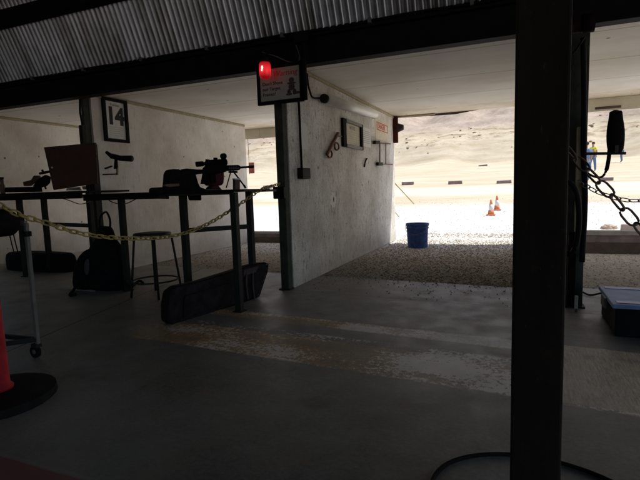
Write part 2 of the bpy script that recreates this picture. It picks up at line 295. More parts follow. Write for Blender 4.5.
class MB:
    def __init__(s): s.bm = bmesh.new()
    def box(s, a, b, bev=0, rot=None, piv=None):
        bm = bmesh.new(); bmesh.ops.create_cube(bm, size=1)
        c = [(x+y)/2 for x, y in zip(a, b)]; d = [abs(y-x) for x, y in zip(a, b)]
        bmesh.ops.scale(bm, vec=d, verts=bm.verts); 
        if bev: bmesh.ops.bevel(bm, geom=bm.edges[:], offset=bev, segments=2, affect='EDGES', profile=.5)
        bmesh.ops.translate(bm, vec=c, verts=bm.verts)
        if rot: bmesh.ops.rotate(bm, cent=piv or c, matrix=rot, verts=bm.verts)
        s.merge(bm); return s
    def merge(s, bm):
        me = bpy.data.meshes.new('t'); bm.to_mesh(me); bm.free(); s.bm.from_mesh(me); bpy.data.meshes.remove(me)
    def bar(s, a, b, w, h=None, bev=0.002):                     # rectangular bar between two points
        a, b = Vector(a), Vector(b); h = h or w; L = (b-a).length
        bm = bmesh.new(); bmesh.ops.create_cube(bm, size=1); bmesh.ops.scale(bm, vec=(w, h, L), verts=bm.verts)
        if bev: bmesh.ops.bevel(bm, geom=bm.edges[:], offset=min(bev, w*.3, h*.3), segments=1, affect='EDGES')
        d = (b-a).normalized()
        up = Vector((0, 0, 1)) if abs(d.z) < .95 else Vector((0, 1, 0))
        x = up.cross(d).normalized(); y = d.cross(x)
        mt = Matrix((x, y, d)).transposed().to_4x4(); mt.translation = (a+b)/2
        bmesh.ops.transform(bm, matrix=mt, verts=bm.verts); s.merge(bm); return s
    def cyl(s, a, b, r1, r2=None, seg=16, cap=True):
        a, b = Vector(a), Vector(b); r2 = r1 if r2 is None else r2
        bm = bmesh.new(); bmesh.ops.create_cone(bm, cap_ends=cap, segments=seg, radius1=r1, radius2=r2, depth=(b-a).length)
        q = (b-a).to_track_quat('Z', 'Y'); mt = q.to_matrix().to_4x4(); mt.translation = (a+b)/2
        bmesh.ops.transform(bm, matrix=mt, verts=bm.verts); s.merge(bm); return s
    def tube(s, pts, r, seg=8, closed=False):
        pts = [Vector(p) for p in pts]; n = len(pts); rings = []
        for i, p in enumerate(pts):
            if closed: t = (pts[(i+1) % n]-pts[i-1]).normalized()
            else: t = (pts[min(i+1, n-1)]-pts[max(i-1, 0)]).normalized()
            up = Vector((0, 0, 1)) if abs(t.z) < .9 else Vector((1, 0, 0))
            x = up.cross(t).normalized(); y = t.cross(x); rr = r[i] if isinstance(r, (list, tuple)) else r
            rings.append([s.bm.verts.new(p + x*math.cos(k*2*math.pi/seg)*rr + y*math.sin(k*2*math.pi/seg)*rr) for k in range(seg)])
        for i in range(n if closed else n-1):
            A, B = rings[i], rings[(i+1) % n]
            for k in range(seg): s.bm.faces.new((A[k], A[(k+1) % seg], B[(k+1) % seg], B[k]))
        if not closed: s.bm.faces.new(rings[0][::-1]); s.bm.faces.new(rings[-1])
        return s
    def lathe(s, prof, c=(0, 0, 0), seg=24):
        rings = []
        for r, z in prof:
            rings.append([s.bm.verts.new((c[0]+r*math.cos(k*2*math.pi/seg), c[1]+r*math.sin(k*2*math.pi/seg), c[2]+z)) for k in range(seg)])
        for A, B in zip(rings, rings[1:]):
            for k in range(seg): s.bm.faces.new((A[k], A[(k+1) % seg], B[(k+1) % seg], B[k]))
        s.bm.faces.new(rings[0][::-1]); s.bm.faces.new(rings[-1]); return s
    def prism(s, pts, off, bev=0, seg=2):                          # polygon extruded by vector off (centred)
        off = Vector(off); bm = bmesh.new(); vs = [bm.verts.new(Vector(p)-off/2) for p in pts]; f = bm.faces.new(vs)
        r = bmesh.ops.extrude_face_region(bm, geom=[f]); nv = [g for g in r['geom'] if isinstance(g, bmesh.types.BMVert)]
        bmesh.ops.translate(bm, vec=off, verts=nv); bmesh.ops.recalc_face_normals(bm, faces=bm.faces[:])
        if bev: bmesh.ops.bevel(bm, geom=bm.edges[:], offset=bev, segments=seg, affect='EDGES', profile=.5, clamp_overlap=True)
        s.merge(bm); return s
    def ball(s, c, r, sub=2, sc=(1, 1, 1), jit=0):
        bm = bmesh.new(); bmesh.ops.create_icosphere(bm, subdivisions=sub, radius=r)
        for v in bm.verts:
            v.co = Vector((v.co.x*sc[0], v.co.y*sc[1], v.co.z*sc[2]))*(1+jit*noise.noise(v.co*4/r+Vector(c)*7)) + Vector(c)
        s.merge(bm); return s
    def build(s, name, mat, parent=None, smooth=False, tidy=True):
        if tidy: bmesh.ops.recalc_face_normals(s.bm, faces=s.bm.faces[:])
        me = bpy.data.meshes.new(name); s.bm.to_mesh(me); s.bm.free(); return link(name, me, mat, parent, smooth)
def text(name, body, mat, p, right, up, size, parent=None, shear=0, depth=.0008, align='LEFT', bold=0):
    cu_ = bpy.data.curves.new(name, 'FONT'); cu_.body = body; cu_.size = size; cu_.extrude = depth; cu_.align_x = align; cu_.shear = shear; cu_.offset = bold
    t = bpy.data.objects.new(name, cu_); COL.objects.link(t)
    me = bpy.data.meshes.new_from_object(t); bpy.data.objects.remove(t)
    r, u = Vector(right).normalized(), Vector(up).normalized(); n = r.cross(u)
    mt = Matrix((r, u, n)).transposed().to_4x4(); mt.translation = Vector(p); me.transform(mt); me.materials.clear()
    return link(name, me, mat, parent)
def struct(o): o['kind'] = 'structure'; return o
def smoothpath(pts, n=8):
    pts = [Vector(p) for p in pts]; P = [pts[0]*2-pts[1]] + pts + [pts[-1]*2-pts[-2]]; out = []
    for i in range(1, len(P)-2):
        for k in range(n):
            t = k/n; a, b, c, d = P[i-1], P[i], P[i+1], P[i+2]
            out.append(.5*((2*b)+(c-a)*t+(2*a-5*b+4*c-d)*t*t+(3*b-a-3*c+d)*t**3))
    out.append(pts[-1]); return out
def chain(name, pts, pitch, r, mat, label, group=None):
    path = smoothpath(pts, 24); d = [0]
    for a, b in zip(path, path[1:]): d.append(d[-1]+(b-a).length)
    def pos(s):
        for i in range(len(d)-1):
            if d[i+1] >= s: f = (s-d[i])/max(1e-9, d[i+1]-d[i]); return path[i].lerp(path[i+1], f)
        return path[-1]
    m = MB(); s = 0; k = 0
    while s + pitch < d[-1]:
        a, b = pos(s), pos(s+pitch); t = (b-a).normalized(); c = (a+b)/2
        up = Vector((0, 0, 1)); x = up.cross(t).normalized(); y = t.cross(x)
        tw = (R(38) if k % 2 else R(-52)) + random.uniform(-.15, .15); side = x*math.cos(tw)+y*math.sin(tw)
        L, W = pitch*.5+r*.9, pitch*.30; loop = []
        for q in range(14):
            an = q*2*math.pi/14; ca, sa = math.cos(an), math.sin(an)
            loop.append(c + t*(math.copysign(L-W, ca)*min(1, abs(ca)*3)+W*ca) + side*W*sa)
        m.tube(loop, r, 6, True); s += pitch; k += 1
    return tag(m.build(name, mat, None, True), label, 'chain', group)

# ------------------------------------------------------------------ world, sun
w = bpy.data.worlds.new('World'); scene.world = w; w.use_nodes = True; nt = w.node_tree; bg = nt.nodes['Background']
sky = nt.nodes.new('ShaderNodeTexSky'); sky.sky_type = 'NISHITA'; sky.sun_disc = False
SUN_EL, SUN_AZ = R(64), R(60)                        # azimuth measured from +Y toward +X
sky.sun_elevation = SUN_EL; sky.sun_rotation = SUN_AZ; nt.links.new(sky.outputs[0], bg.inputs[0]); bg.inputs[1].default_value = .15
sl = bpy.data.lights.new('sun', 'SUN'); sl.energy = 5; sl.angle = R(.5); sl.color = (1, .95, .87)
so = bpy.data.objects.new('sun', sl); COL.objects.link(so)
sd = Vector((math.sin(SUN_AZ)*math.cos(SUN_EL), math.cos(SUN_AZ)*math.cos(SUN_EL), math.sin(SUN_EL)))
so.rotation_euler = (-sd).to_track_quat('-Z', 'Y').to_euler(); so.location = sd*30 + Vector((0, 0, 10))

# ------------------------------------------------------------------ setting
HC = 2.46                                             # soffit height
def ground_h(x, y):
    if y < 10: z = -.012
    elif y < 60: z = (y-10)*.07
    elif y < 69: z = 3.5 + (y-60)*.58
    else: z = 8.7 + (y-69)*.33
    if y > 10: z += .05*min(1, (y-10)/8)*noise.noise(Vector((x*.3, y*.3, 0)))
    if y > 55:
        g = min(1, (y-55)/6); c = 4*noise.noise(Vector((x*.035, y*.02, 4)))
        z += g*(.9*noise.noise(Vector((x*.16, y*.1, 2))) + (.35*abs(noise.noise(Vector((x*.6, y*.35, 9))))))
        if y > 66: z += c*min(1, (y-66)/30) + min(1, (y-66)/6)*1.1*noise.noise(Vector((x*.25, y*.25, 5)))
    return z
def grid(name, xs, ys, mat, f):
    bm = bmesh.new(); rows = [[bm.verts.new((x, y, f(x, y))) for x in xs] for y in ys]
    for a, b in zip(rows, rows[1:]):
        for i in range(len(xs)-1): bm.faces.new((a[i], a[i+1], b[i+1], b[i]))
    me = bpy.data.meshes.new(name); bm.to_mesh(me); bm.free(); return link(name, me, mat, None, True)
def frange(a, b, s):
    out = []
    while a < b-1e-6: out.append(a); a += s
    return out + [b]
xs = frange(-400, -120, 20) + frange(-118, 70, 1.0)[0:] + frange(74, 400, 20)
ys = frange(-300, 0, 25) + [4, 8, 9.5] + frange(10, 54, 1.5) + frange(54.6, 84, .6) + frange(85, 130, 2.5) + frange(135, 500, 12)
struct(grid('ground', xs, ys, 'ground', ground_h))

# loose gravel under the roof and just beyond, one uncountable mass
def pebbles(name, n, fn, smin, smax, mat, label):
    bm = bmesh.new(); base = bmesh.new(); bmesh.ops.create_icosphere(base, subdivisions=1, radius=1)
    bv = [v.co.copy() for v in base.verts]; bf = [[v.index for v in f.verts] for f in base.faces]; base.free()
    for i in range(n):
        x, y = fn(); s = smin+(smax-smin)*random.random()**2.5
        rot = Matrix.Rotation(random.uniform(0, 6.28), 3, 'Z') @ Matrix.Rotation(random.uniform(0, 6.28), 3, 'X')
        sc = (random.uniform(.6, 1.2), random.uniform(.6, 1.1), random.uniform(.4, .8))
        off = Vector((x, y, ground_h(x, y)+s*.25)) if y > slab_edge(x) else Vector((x, y, s*.3))
        vs = [bm.verts.new(rot @ Vector((c.x*sc[0]*s*random.uniform(.85, 1.15), c.y*sc[1]*s, c.z*sc[2]*s)) + off) for c in bv]
        for f in bf: bm.faces.new([vs[k] for k in f])
    me = bpy.data.meshes.new(name); bm.to_mesh(me); bm.free(); o = link(name, me, mat); return tag(o, label, 'gravel', None, 'stuff')
def slab_edge(x):
    P_ = [(-30, 6.2), (-9, 5.9), (-5.25, 5.67), (-2.2, 5.44), (0, 5.28), (.5, 5.42), (30, 5.42)]
    for (a, ya), (b, yb) in zip(P_, P_[1:]):
        if a <= x <= b: return ya+(yb-ya)*(x-a)/(b-a)
    return 5.4
def rnd_shed():
    x = random.uniform(-2.27, .42); return x, slab_edge(x) + .02 + random.random()**1.15*5.2
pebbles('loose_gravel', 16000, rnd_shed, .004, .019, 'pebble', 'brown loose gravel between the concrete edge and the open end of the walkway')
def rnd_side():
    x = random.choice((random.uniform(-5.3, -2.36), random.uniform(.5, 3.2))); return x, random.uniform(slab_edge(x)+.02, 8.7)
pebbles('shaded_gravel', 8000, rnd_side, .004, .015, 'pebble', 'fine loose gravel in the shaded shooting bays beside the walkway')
def rnd_spill():
    x = random.uniform(-2.2, .4); return x, slab_edge(x) + .02 - random.random()**4*.9
pebbles('floor_grit', 900, rnd_spill, .002, .011, 'pebble', 'scattered grit kicked onto the concrete from the gravel edge')
def rnd_out():
    y = 9+random.random()**1.5*9; return random.uniform(-4.5, 3.5)*y/9, y
pebbles('pale_gravel', 7000, rnd_out, .006, .02, pebble_mat('pale_gravel', (.62, .60, .56), (.88, .86, .83)), 'pale sunlit gravel strewn outside the shed')

bm = bmesh.new()                                        # concrete floor slab with a real front edge
edge = [(x, slab_edge(x)) for x in (-9, -5.25, -2.2, 0, .5, 6)]
pts = [(-9, -7), (6, -7)] + [(x, y) for x, y in edge[::-1]]
vs = [bm.verts.new((x, y, 0)) for x, y in pts]; f = bm.faces.new(vs)
r = bmesh.ops.extrude_face_region(bm, geom=[f]); bmesh.ops.translate(bm, vec=(0, 0, -.14), verts=[g for g in r['geom'] if isinstance(g, bmesh.types.BMVert)])
bmesh.ops.recalc_face_normals(bm, faces=bm.faces[:]); me = bpy.data.meshes.new('floor'); bm.to_mesh(me); bm.free(); struct(link('floor', me, 'floor'))

struct(MB().box((-9, 4.56, HC), (6, 9.55, HC+.05)).build('ceiling', 'ceiling'))
struct(MB().box((-9, 4.57, HC+.052), (6, 9.6, HC+.2)).box((-9, 4.497, 2.60), (6, 4.567, 2.67)).build('roof_deck', 'dark_steel'))
# steep corrugated sheet above the beam, then the roof over the firing line
sheet = MB(); A67 = R(67); n_ = 8; x = -9.0; prev = None; k = 0
while x < 6:
    off = .017*math.copysign(abs(math.cos(2*math.pi*k/n_))**.8, math.cos(2*math.pi*k/n_))
    ny, nz = math.sin(A67), math.cos(A67)
    a = sheet.bm.verts.new((x, 4.446+off*ny, 2.606+off*nz)); L = 1.75
    b = sheet.bm.verts.new((x, 4.446-L*math.cos(A67)+off*ny, 2.606+L*math.sin(A67)+off*nz))
    if prev: sheet.bm.faces.new((prev[0], a, b, prev[1]))
    prev = (a, b); x += .068/n_; k += 1
struct(sheet.build('roof_corrugated', 'corrugated', None, True, False))
struct(MB().box((-9, -7, 3.9), (6, 3.86, 3.98)).build('roof', 'column'))
struct(MB().box((-3.0, -7, 0), (6, -6.9, 3.9)).build('rear_light_block', 'column'))  # unseen wall added to cut light from behind; left side open for sky light
struct(MB().box((-9.1, -7, -.1), (-9.0, 4.5, 3.9)).build('side_wall', 'column'))

# girders
g = MB(); g.box((-9, 4.42, 2.315), (6, 4.55, 2.335)).box((-9, 4.478, 2.337), (6, 4.492, 2.573)).box((-9, 4.42, 2.575), (6, 4.55, 2.595)).box((-9, 4.425, 2.597), (6, 4.44, 2.637))
tag(g.build('roof_girder', 'black_paint'), 'long black steel girder across the fronts of the bays, below the corrugated sheet', 'girder')
g = MB(); g.box((-9, 4.02, 3.17), (6, 4.17, 3.33), .006)
tag(g.build('roof_purlin', 'black_paint'), 'black purlin crossing the corrugated sheet at the top left', 'purlin')
tag(MB().cyl((-9, 3.72, 3.42), (6, 3.72, 3.42), .05).build('roof_pipe', 'dark_steel', None, True), 'grey pipe running above the black purlin near the roof', 'pipe')
cl = thing('cable_run', 'thin conduit with small clips running along the top of the girder', 'conduit', (-2, 4.4, 2.62))
MB().tube([(x, 4.40+.004*math.sin(x*3), 2.615+.006*math.sin(x*5)) for x in frange(-8.8, 5.8, .1)], .011, 8).build('conduit', 'black_plastic', cl, True)
for q in frange(-8.5, 5.5, .9): MB().box((q, 4.38, 2.596), (q+.03, 4.42, 2.64)).build('clip', 'alu', cl)

# headers and sills at the open ends of the side bays
def header(x0, x1, label):
    t = MB().box((x0, 9.42, HC-.22), (x1, 9.47, HC-.002), .004).build('header_board', 'header_paint'); tag(t, label, 'board')
header(-5.325, -2.34, 'pale header board over the open end of the bay with the red banner')
header(.46, 5.8, 'pale header board over the open end of the bay right of the dark column')
header(-8.9, -5.33, 'pale header board over the open end of the leftmost bay')
def sill(x0, x1, y, h1, label):
    t = thing('timber_sill', label, 'timber', ((x0+x1)/2, y, 0))
    MB().box((x0, y-.07, -.02), (x1, y+.07, h1*.45), .008).build('lower_timber', 'sill_low', t)
    MB().box((x0, y-.03, h1*.45), (x1, y+.09, h1*.8), .008).build('middle_timber', 'tie_wood', t)
    MB().box((x0, y-.05, h1*.8), (x1, y+.11, h1), .006).build('top_board', 'sill_top', t)
sill(-5.27, -2.34, 8.8, .22, 'stacked timbers closing the foot of the bay behind the rifle bench')
sill(.5, 5.8, 8.2, .33, 'stacked timbers closing the foot of the bay right of the column')
sill(-8.9, -5.33, 8.8, .22, 'stacked timbers closing the foot of the leftmost bay')

# partitions
def partition(x, y0, y1, mat, label, trim=True):
    t = thing('partition_wall', label, 'partition', (x, y0, 0))
    MB().box((x-.045, y0, 0), (x, y1, HC-.003), .003).build('panel', mat, t)
    if trim: MB().box((x, y0+.02, HC-.045), (x+.018, y1-.02, HC-.006), .003).build('ceiling_trim', 'pale_wood', t)
    return t
pw = partition(-2.3, 4.68, 9.46, 'osb', 'scuffed white strandboard partition carrying the light and framed notices')
wr = MB(); c0 = atX(333, 200, -2.3)
wr.bm.faces.new([wr.bm.verts.new((-2.2975, c0.y+rr*math.cos(a)*2.1, c0.z+rr*2.0*math.sin(a))) for a, rr in [(i*math.pi/14, .052*(1+.14*math.sin(i*1.7)+.10*math.sin(i*2.9+1))) for i in range(28)]])
wr.build('bare_patch', plain('bare_wood_patch', (.97, .94, .86), .8, 0, .02), pw)
MB().ball((-2.302, c0.y+.02, c0.z+.005), .028, 2, (.3, 1, 1.6)).build('bullet_scar', 'sill_low', pw)
partition(-5.3, 4.85, 8.75, 'ply', 'tan painted plywood partition with the number 14 on it')
partition(-8.0, 4.85, 8.8, 'ply', 'tan plywood partition at the far left behind the leftmost bench')
partition(.44, 4.68, 9.46, 'ply', 'plywood partition behind the dark column')

def post(x0, x1, y0, y1, z1, mat, label, name='wall_post'):
    t = thing(name, label, 'post', ((x0+x1)/2, y0, 0)); MB().box((x0, y0, 0), (x1, y1, z1), .006).build('post_body', mat, t)
    MB().box((x0-.02, y0-.02, 0), (x1+.02, y1, .012)).build('foot_plate', 'dark_steel', t); return t
post(-2.405, -2.31, 4.58, 4.675, 2.33, 'post_green', 'dark square post at the near end of the partition with the wall light')
p1 = post(-5.365, -5.325, 4.74, 4.845, 2.44, 'post_green', 'dark post beside the framed number 14')
MB().box((-5.32, 4.74, .0), (-5.235, 4.842, 1.78), .005).build('lower_sleeve', 'dark_steel', p1)
MB().tube([(-5.31, 4.70, 2.5), (-5.33, 4.69, 2.2), (-5.30, 4.69, 1.95), (-5.32, 4.69, 1.5), (-5.31, 4.69, 1.0)], .013).build('conduit', 'cable', p1, True)
MB().box((-5.345, 4.66, 1.72), (-5.28, 4.72, 2.02), .006).build('junction_box', 'dark_steel', p1)
MB().box((-5.44, 4.64, 1.62), (-5.24, 4.72, 1.76), .02).build('board_clamp', 'black_plastic', p1)
p3 = post(.385, .52, 4.56, 4.675, 2.33, 'post_green', 'grey green post just right of the dark column')
a, b = atY(578, 127, 4.5), atY(584, 232, 4.5)
MB().box((a.x-.005, 4.49, b.z), (a.x+.045, 4.555, a.z), .003).build('pale_batten', 'pale_wood', p3)
MB().tube(smoothpath([atY(583, 38, 4.5), atY(584, 90, 4.48), atY(583.5, 150, 4.48), atY(585, 200, 4.48), atY(582, 262, 4.48)]), .022).build('conduit', 'cable', p3, True)

# big steel column in the foreground
ct = thing('steel_column', 'wide dark steel column standing in the foreground', 'column', (.055, 1.58, 0))
MB().box((-.014, 1.5, .013), (.128, 1.64, 3.9), .008).build('shaft', 'column', ct)
MB().box((-.07, 1.45, 0), (.18, 1.7, .013), .003).build('base_plate', 'dark_steel', ct)
for bx, by in ((-.045, 1.475), (.155, 1.475), (-.045, 1.675), (.155, 1.675)): MB().cyl((bx, by, .013), (bx, by, .03), .012, seg=6).build('bolt', 'dark_steel', ct)
hp = [(.08+.36*math.cos(a)*(1+.03*math.sin(3*a)), 1.63+.345*math.sin(a)*(1+.04*math.cos(2*a)), .009) for a in [i*2*math.pi/60 for i in range(60)]]
tag(MB().tube(hp, .0085, 8, True).build('hose_loop', 'rubber', None, True), 'thin black hose lying in a ring round the column foot', 'hose')

# ------------------------------------------------------------------ lamp, signs, wall items
# red pipe end at the girder by the column
pp = thing('red_pipe', 'dark red pipe stub with a round end cap at the girder', 'pipe', (.4, 4.2, 2.33))
c = atY(582, 24, 4.2); MB().cyl((c.x-.22, 4.2, c.z-.012), (c.x, 4.2, c.z+.005), .062).build('pipe_body', 'maroon', pp, True)
MB().cyl((c.x, 4.2, c.z), (c.x+.08, 4.2, c.z+.003), .070).build('end_cap', 'maroon', pp, True)
tag(MB().tube(smoothpath([atY(584, 38, 4.45), atY(580, 44, 4.4), atY(574, 52, 4.4), atY(566, 56, 4.4), atY(556, 54, 4.4)]), .008).build('slack_cable', 'cable', None, True), 'slack black cable hanging under the red pipe', 'cable')

YS = 4.38
def sp(px, py): return atY(px, py, YS)
sg = thing('range_sign', 'black framed sign with red heading hanging below the girder beside the red lamp', 'sign', (-2.23, YS, 1.96))
q = [sp(257, 67), sp(302.5, 61), sp(304, 101.5), sp(258, 105.5)]
L0, L1, T, B = (q[0].x+q[3].x)/2, (q[1].x+q[2].x)/2, (q[0].z+q[1].z)/2, (q[2].z+q[3].z)/2
MB().box((L0, YS, B), (L1, YS+.02, T)).build('backing', 'frame_black', sg)
fr = MB(); fw = .035
fr.box((L0, YS-.015, B), (L0+fw, YS, T), .003).box((L1-fw, YS-.015, B), (L1, YS, T), .003).box((L0+fw, YS-.015, B), (L1-fw, YS, B+fw), .003).box((L0+fw, YS-.015, T-fw), (L1-fw, YS, T), .003)
fr.build('frame', 'frame_black', sg)
MB().box((L0+fw, YS-.004, B+fw), (L1-fw, YS-.001, T-fw)).build('panel', plain('dim_sign_face', (.38, .40, .34), .4, 0, .12, 5, 0), sg)
rt, up = (1, 0, 0), (0, 0, 1)
text('heading', 'Warning', 'red_ink', (L0+.18, YS-.006, T-.115), rt, up, .078, sg, .25)
for i, ln in enumerate(("Don't Shoot", 'our Target', 'Frames!')): text('text_line', ln, 'ink', (L0+.06, YS-.006, T-.195-i*.052), rt, up, .046, sg, .12)
# plain stand-in figure block (a picture of dark shapes)
pic = MB(); cx, cz = L1-.125, B+.10
for dx, dz, a_, b_ in ((0, .115, .030, .026), (0, .085, .05, .012), (0, .05, .035, .035), (-.03, .0, .02, .03), (.03, .0, .02, .03), (.055, -.012, .045, .012), (-.03, -.02, .035, .012)):
    pic.bm.faces.new([pic.bm.verts.new((cx+dx+a_*math.cos(i*.5236), YS-.0062-.0003*len(pic.bm.faces), cz+dz+b_*math.sin(i*.5236))) for i in range(12)])
pic.build('picture', plain('picture_ink', (.06, .045, .045), .6, 0, .6, 60, 0), sg)
MB().bar((L0+.05, YS+.01, T), (L0+.05, 4.43, 2.4), .01).build('hanger', 'alu', sg); MB().bar((L1-.05, YS+.01, T), (L1-.05, 4.43, 2.4), .01).build('hanger', 'alu', sg)

YB = 4.26; bc = atY(265, 70, YB); bl = thing('beacon_lamp', 'lit red beacon lamp hanging at the corner of the framed sign', 'lamp', (bc.x, YB, bc.z))
MB().lathe([(.015, -.088), (.035, -.083), (.050, -.070), (.057, -.05), (.059, .0), (.057, .05), (.05, .07)], bc, 24).build('glass_dome', 'beacon', bl, True)
MB().lathe([(.055, .0), (.06, .01), (.06, .035), (.03, .045)], bc+Vector((0, 0, .078)), 20).build('cap', 'black_plastic', bl, True)
MB().ball(bc+Vector((.003, -.062, .012)), .011, 2, (.8, .6, 1.5)).ball(bc+Vector((-.002, -.062, -.012)), .007, 2, (1, .6, 1.5)).build('bulb_glint', 'bulb', bl, True)
MB().tube(smoothpath([bc+Vector((0, 0, .12)), bc+Vector((0, .04, .17)), Vector((bc.x+.02, 4.42, bc.z+.19))]), .009).build('arm', 'black_plastic', bl, True)
tag(MB().tube(smoothpath([sp(262, 52), sp(275, 56), sp(290, 62), sp(300, 60), sp(296, 45)]), .005).build('sign_wire', 'alu', None, True), 'bright loose wire above the black framed sign', 'wire')
# dark pipe and switch box above
hc = atY(301, 50, 4.36); hp_ = thing('conduit_drop', 'black conduit with a square box crossing the girder above the sign', 'conduit', (hc.x, 4.36, 2.3))
MB().cyl((hc.x+.03, 4.36, atY(304, 100, 4.36).z), (hc.x+.03, 4.36, atY(303, 33, 4.36).z), .022).build('pipe', 'cable', hp_, True)
c = atY(301, 37, 4.34); MB().box((c.x-.07, 4.31, c.z-.05), (c.x+.05, 4.40, c.z+.05), .006).build('box_cover', 'black_plastic', hp_)

WX = -2.3
def wp(px, py, d=.0): p = atX(px, py, WX); p.x += d; return p
lt = thing('wall_light', 'white fluorescent tube fitting high on the scuffed partition', 'light', (WX, 6.6, 2.2))
la = Vector((WX+.055, 5.58, 2.195)); lb = Vector((WX+.055, 7.74, 2.285))
MB().bar(la, lb, .06, .11).build('housing', 'white', lt)
m = MB(); m.cyl(la+Vector((.045, .02, -.005)), lb+Vector((.045, -.02, -.005)), .064, seg=24); m.build('diffuser', 'lens', lt, True)
MB().cyl(la+Vector((.03, -.05, -.005)), la+Vector((.03, .0, -.005)), .055, seg=20).build('end_cap', 'dark_steel', lt, True)
MB().cyl(lb+Vector((.03, -.03, -.005)), lb+Vector((.03, .02, -.005)), .070, seg=20).build('end_cap', 'white', lt, True)
MB().tube(smoothpath([la+Vector((.01, -.04, 0)), wp(310, 98, .04), wp(306, 92, .05), wp(304, 84, .05), wp(304, 74, .04)]), .012).build('flex_cable', 'cable', lt, True)

def wall_sheet(name, label, cat, quad, mat, d=.006):
    """quad of pixels -> axis-aligned flat item on the partition"""
    ps = [wp(*q_) for q_ in quad]; y0 = (ps[0].y+ps[3].y)/2; y1 = (ps[1].y+ps[2].y)/2; z1 = (ps[0].z+ps[1].z)/2; z0 = (ps[2].z+ps[3].z)/2
    return y0, y1, z0, z1
RT, UP = (0, 1, 0), (0, 0, 1)
y0, y1, z0, z1 = wall_sheet('', '', '', [(341, 118), (361, 125), (361, 149), (341, 148)], '')
fd = thing('framed_notice', 'large notice in a dark frame on the partition under the tube light', 'notice', (WX, y0, z0))
MB().box((WX+.002, y0+.04, z0+.04), (WX+.012, y1-.04, z1-.04)).build('paper', 'cream_paper', fd)
MB().box((WX, y0, z0), (WX+.04, y0+.13, z1), .004).build('frame_side', 'frame_black', fd)
MB().box((WX, y1-.10, z0), (WX+.04, y1, z1), .004).build('frame_side', 'frame_black', fd)
f = MB(); f.box((WX, y0+.13, z1-.045), (WX+.045, y1-.07, z1), .004).box((WX, y0+.13, z0), (WX+.045, y1-.07, z0+.045), .004).build('frame_rail', plain('grey_frame_rail', (.13, .12, .11), .5), fd)
text('heading', 'NOTICE', 'faint_ink', (WX+.013, y0+.34, z1-.12), RT, UP, .07, fd, bold=.001)
for i in range(6): MB().box((WX+.012, y0+.26, z1-.16-i*.032), (WX+.0128, y1-.12-.1*(i % 3 == 2), z1-.157-i*.032)).build('text_line', 'faint_ink', fd)
y0, y1, z0, z1 = wall_sheet('', '', '', [(361.5, 127), (370.5, 129), (370.5, 147), (361.5, 147)], '')
t = thing('paper_sheet', 'plain white paper pinned right of the dark framed notice', 'paper', (WX, y0, z0)); MB().box((WX+.001, y0+.02, z0), (WX+.004, y1, z1)).build('sheet', 'paper', t)
for i in range(7): MB().box((WX+.004, y0+.08, z1-.06-i*.03), (WX+.0045, y1-.06, z1-.054-i*.03)).build('text_line', 'faint_ink', t)
y0, y1, z0, z1 = wall_sheet('', '', '', [(375, 119), (389, 123), (389, 141), (375, 140)], '')
t = thing('paper_sheet', 'white sheet with a red outlined heading near the far end of the partition', 'paper', (WX, y0, z0))
MB().box((WX+.001, y0, z0), (WX+.004, y1, z1)).build('sheet', 'cream_paper', t)
rf = MB(); a0, a1, c0_, c1_ = y0+.10, y1-.10, z1-.19, z1-.05
rf.box((WX+.004, a0, c0_), (WX+.0055, a0+.03, c1_)).box((WX+.004, a1-.03, c0_), (WX+.0055, a1, c1_)).box((WX+.004, a0+.03, c0_), (WX+.0055, a1-.03, c0_+.015)).box((WX+.004, a0+.03, c1_-.015), (WX+.0055, a1-.03, c1_)).build('heading_border', 'red_ink', t)
text('heading', 'DANGER', 'red_ink', (WX+.0045, a0+.07, c0_+.035), RT, UP, .12, t, bold=.003)
# arched sheet left
y0, y1, z0, z1 = wall_sheet('', '', '', [(299, 121), (307, 124), (308, 150), (300, 149)], '')
t = thing('paper_sheet', 'arched pale sheet beside the conduit near the dark post', 'paper', (WX, y0, z0))
m = MB(); m.prism([(WX+.003, y0, z0), (WX+.003, y1, z0)] + [(WX+.003, (y0+y1)/2+(y1-y0)/2*math.cos(a), z1-.07+.07*math.sin(a)) for a in [i*math.pi/8 for i in range(9)]], (.004, 0, 0)); m.build('sheet', 'paper', t)
# electric box and conduit
b0, b1 = wp(297, 168), wp(306, 179)
t = thing('outlet_box', 'black outlet box at the foot of the conduit on the partition', 'outlet', (WX, b0.y, b1.z))
MB().box((WX, b0.y, b1.z), (WX+.07, b1.y-.02, b0.z), .006).build('box_body', 'black_plastic', t); yy = (b0.y*.65+b1.y*.35)
MB().cyl((WX+.02, yy, b0.z-.01), (WX+.02, yy-.02, 2.38), .013).build('conduit', 'cable', t, True)
# rusty clamp
t = thing('rusty_clamp', 'rusty red bar with two rings hung on the partition', 'clamp', wp(328, 145))
MB().bar(wp(336, 133, .03), wp(324.5, 155, .03), .035, .03).build('bar', 'rust', t)
for cx_, cy_ in ((334.5, 146.5), (327.5, 154)):
    c = wp(cx_, cy_, .03); MB().tube([(c.x, c.y+.085*math.cos(a), c.z+.048*math.sin(a)) for a in [i*math.pi/10 for i in range(20)]], .012, 8, True).build('ring', 'rust', t, True)
MB().cyl(wp(335, 136, .03), wp(339.5, 136.5, .03), .008).build('pin', 'rust', t, True)
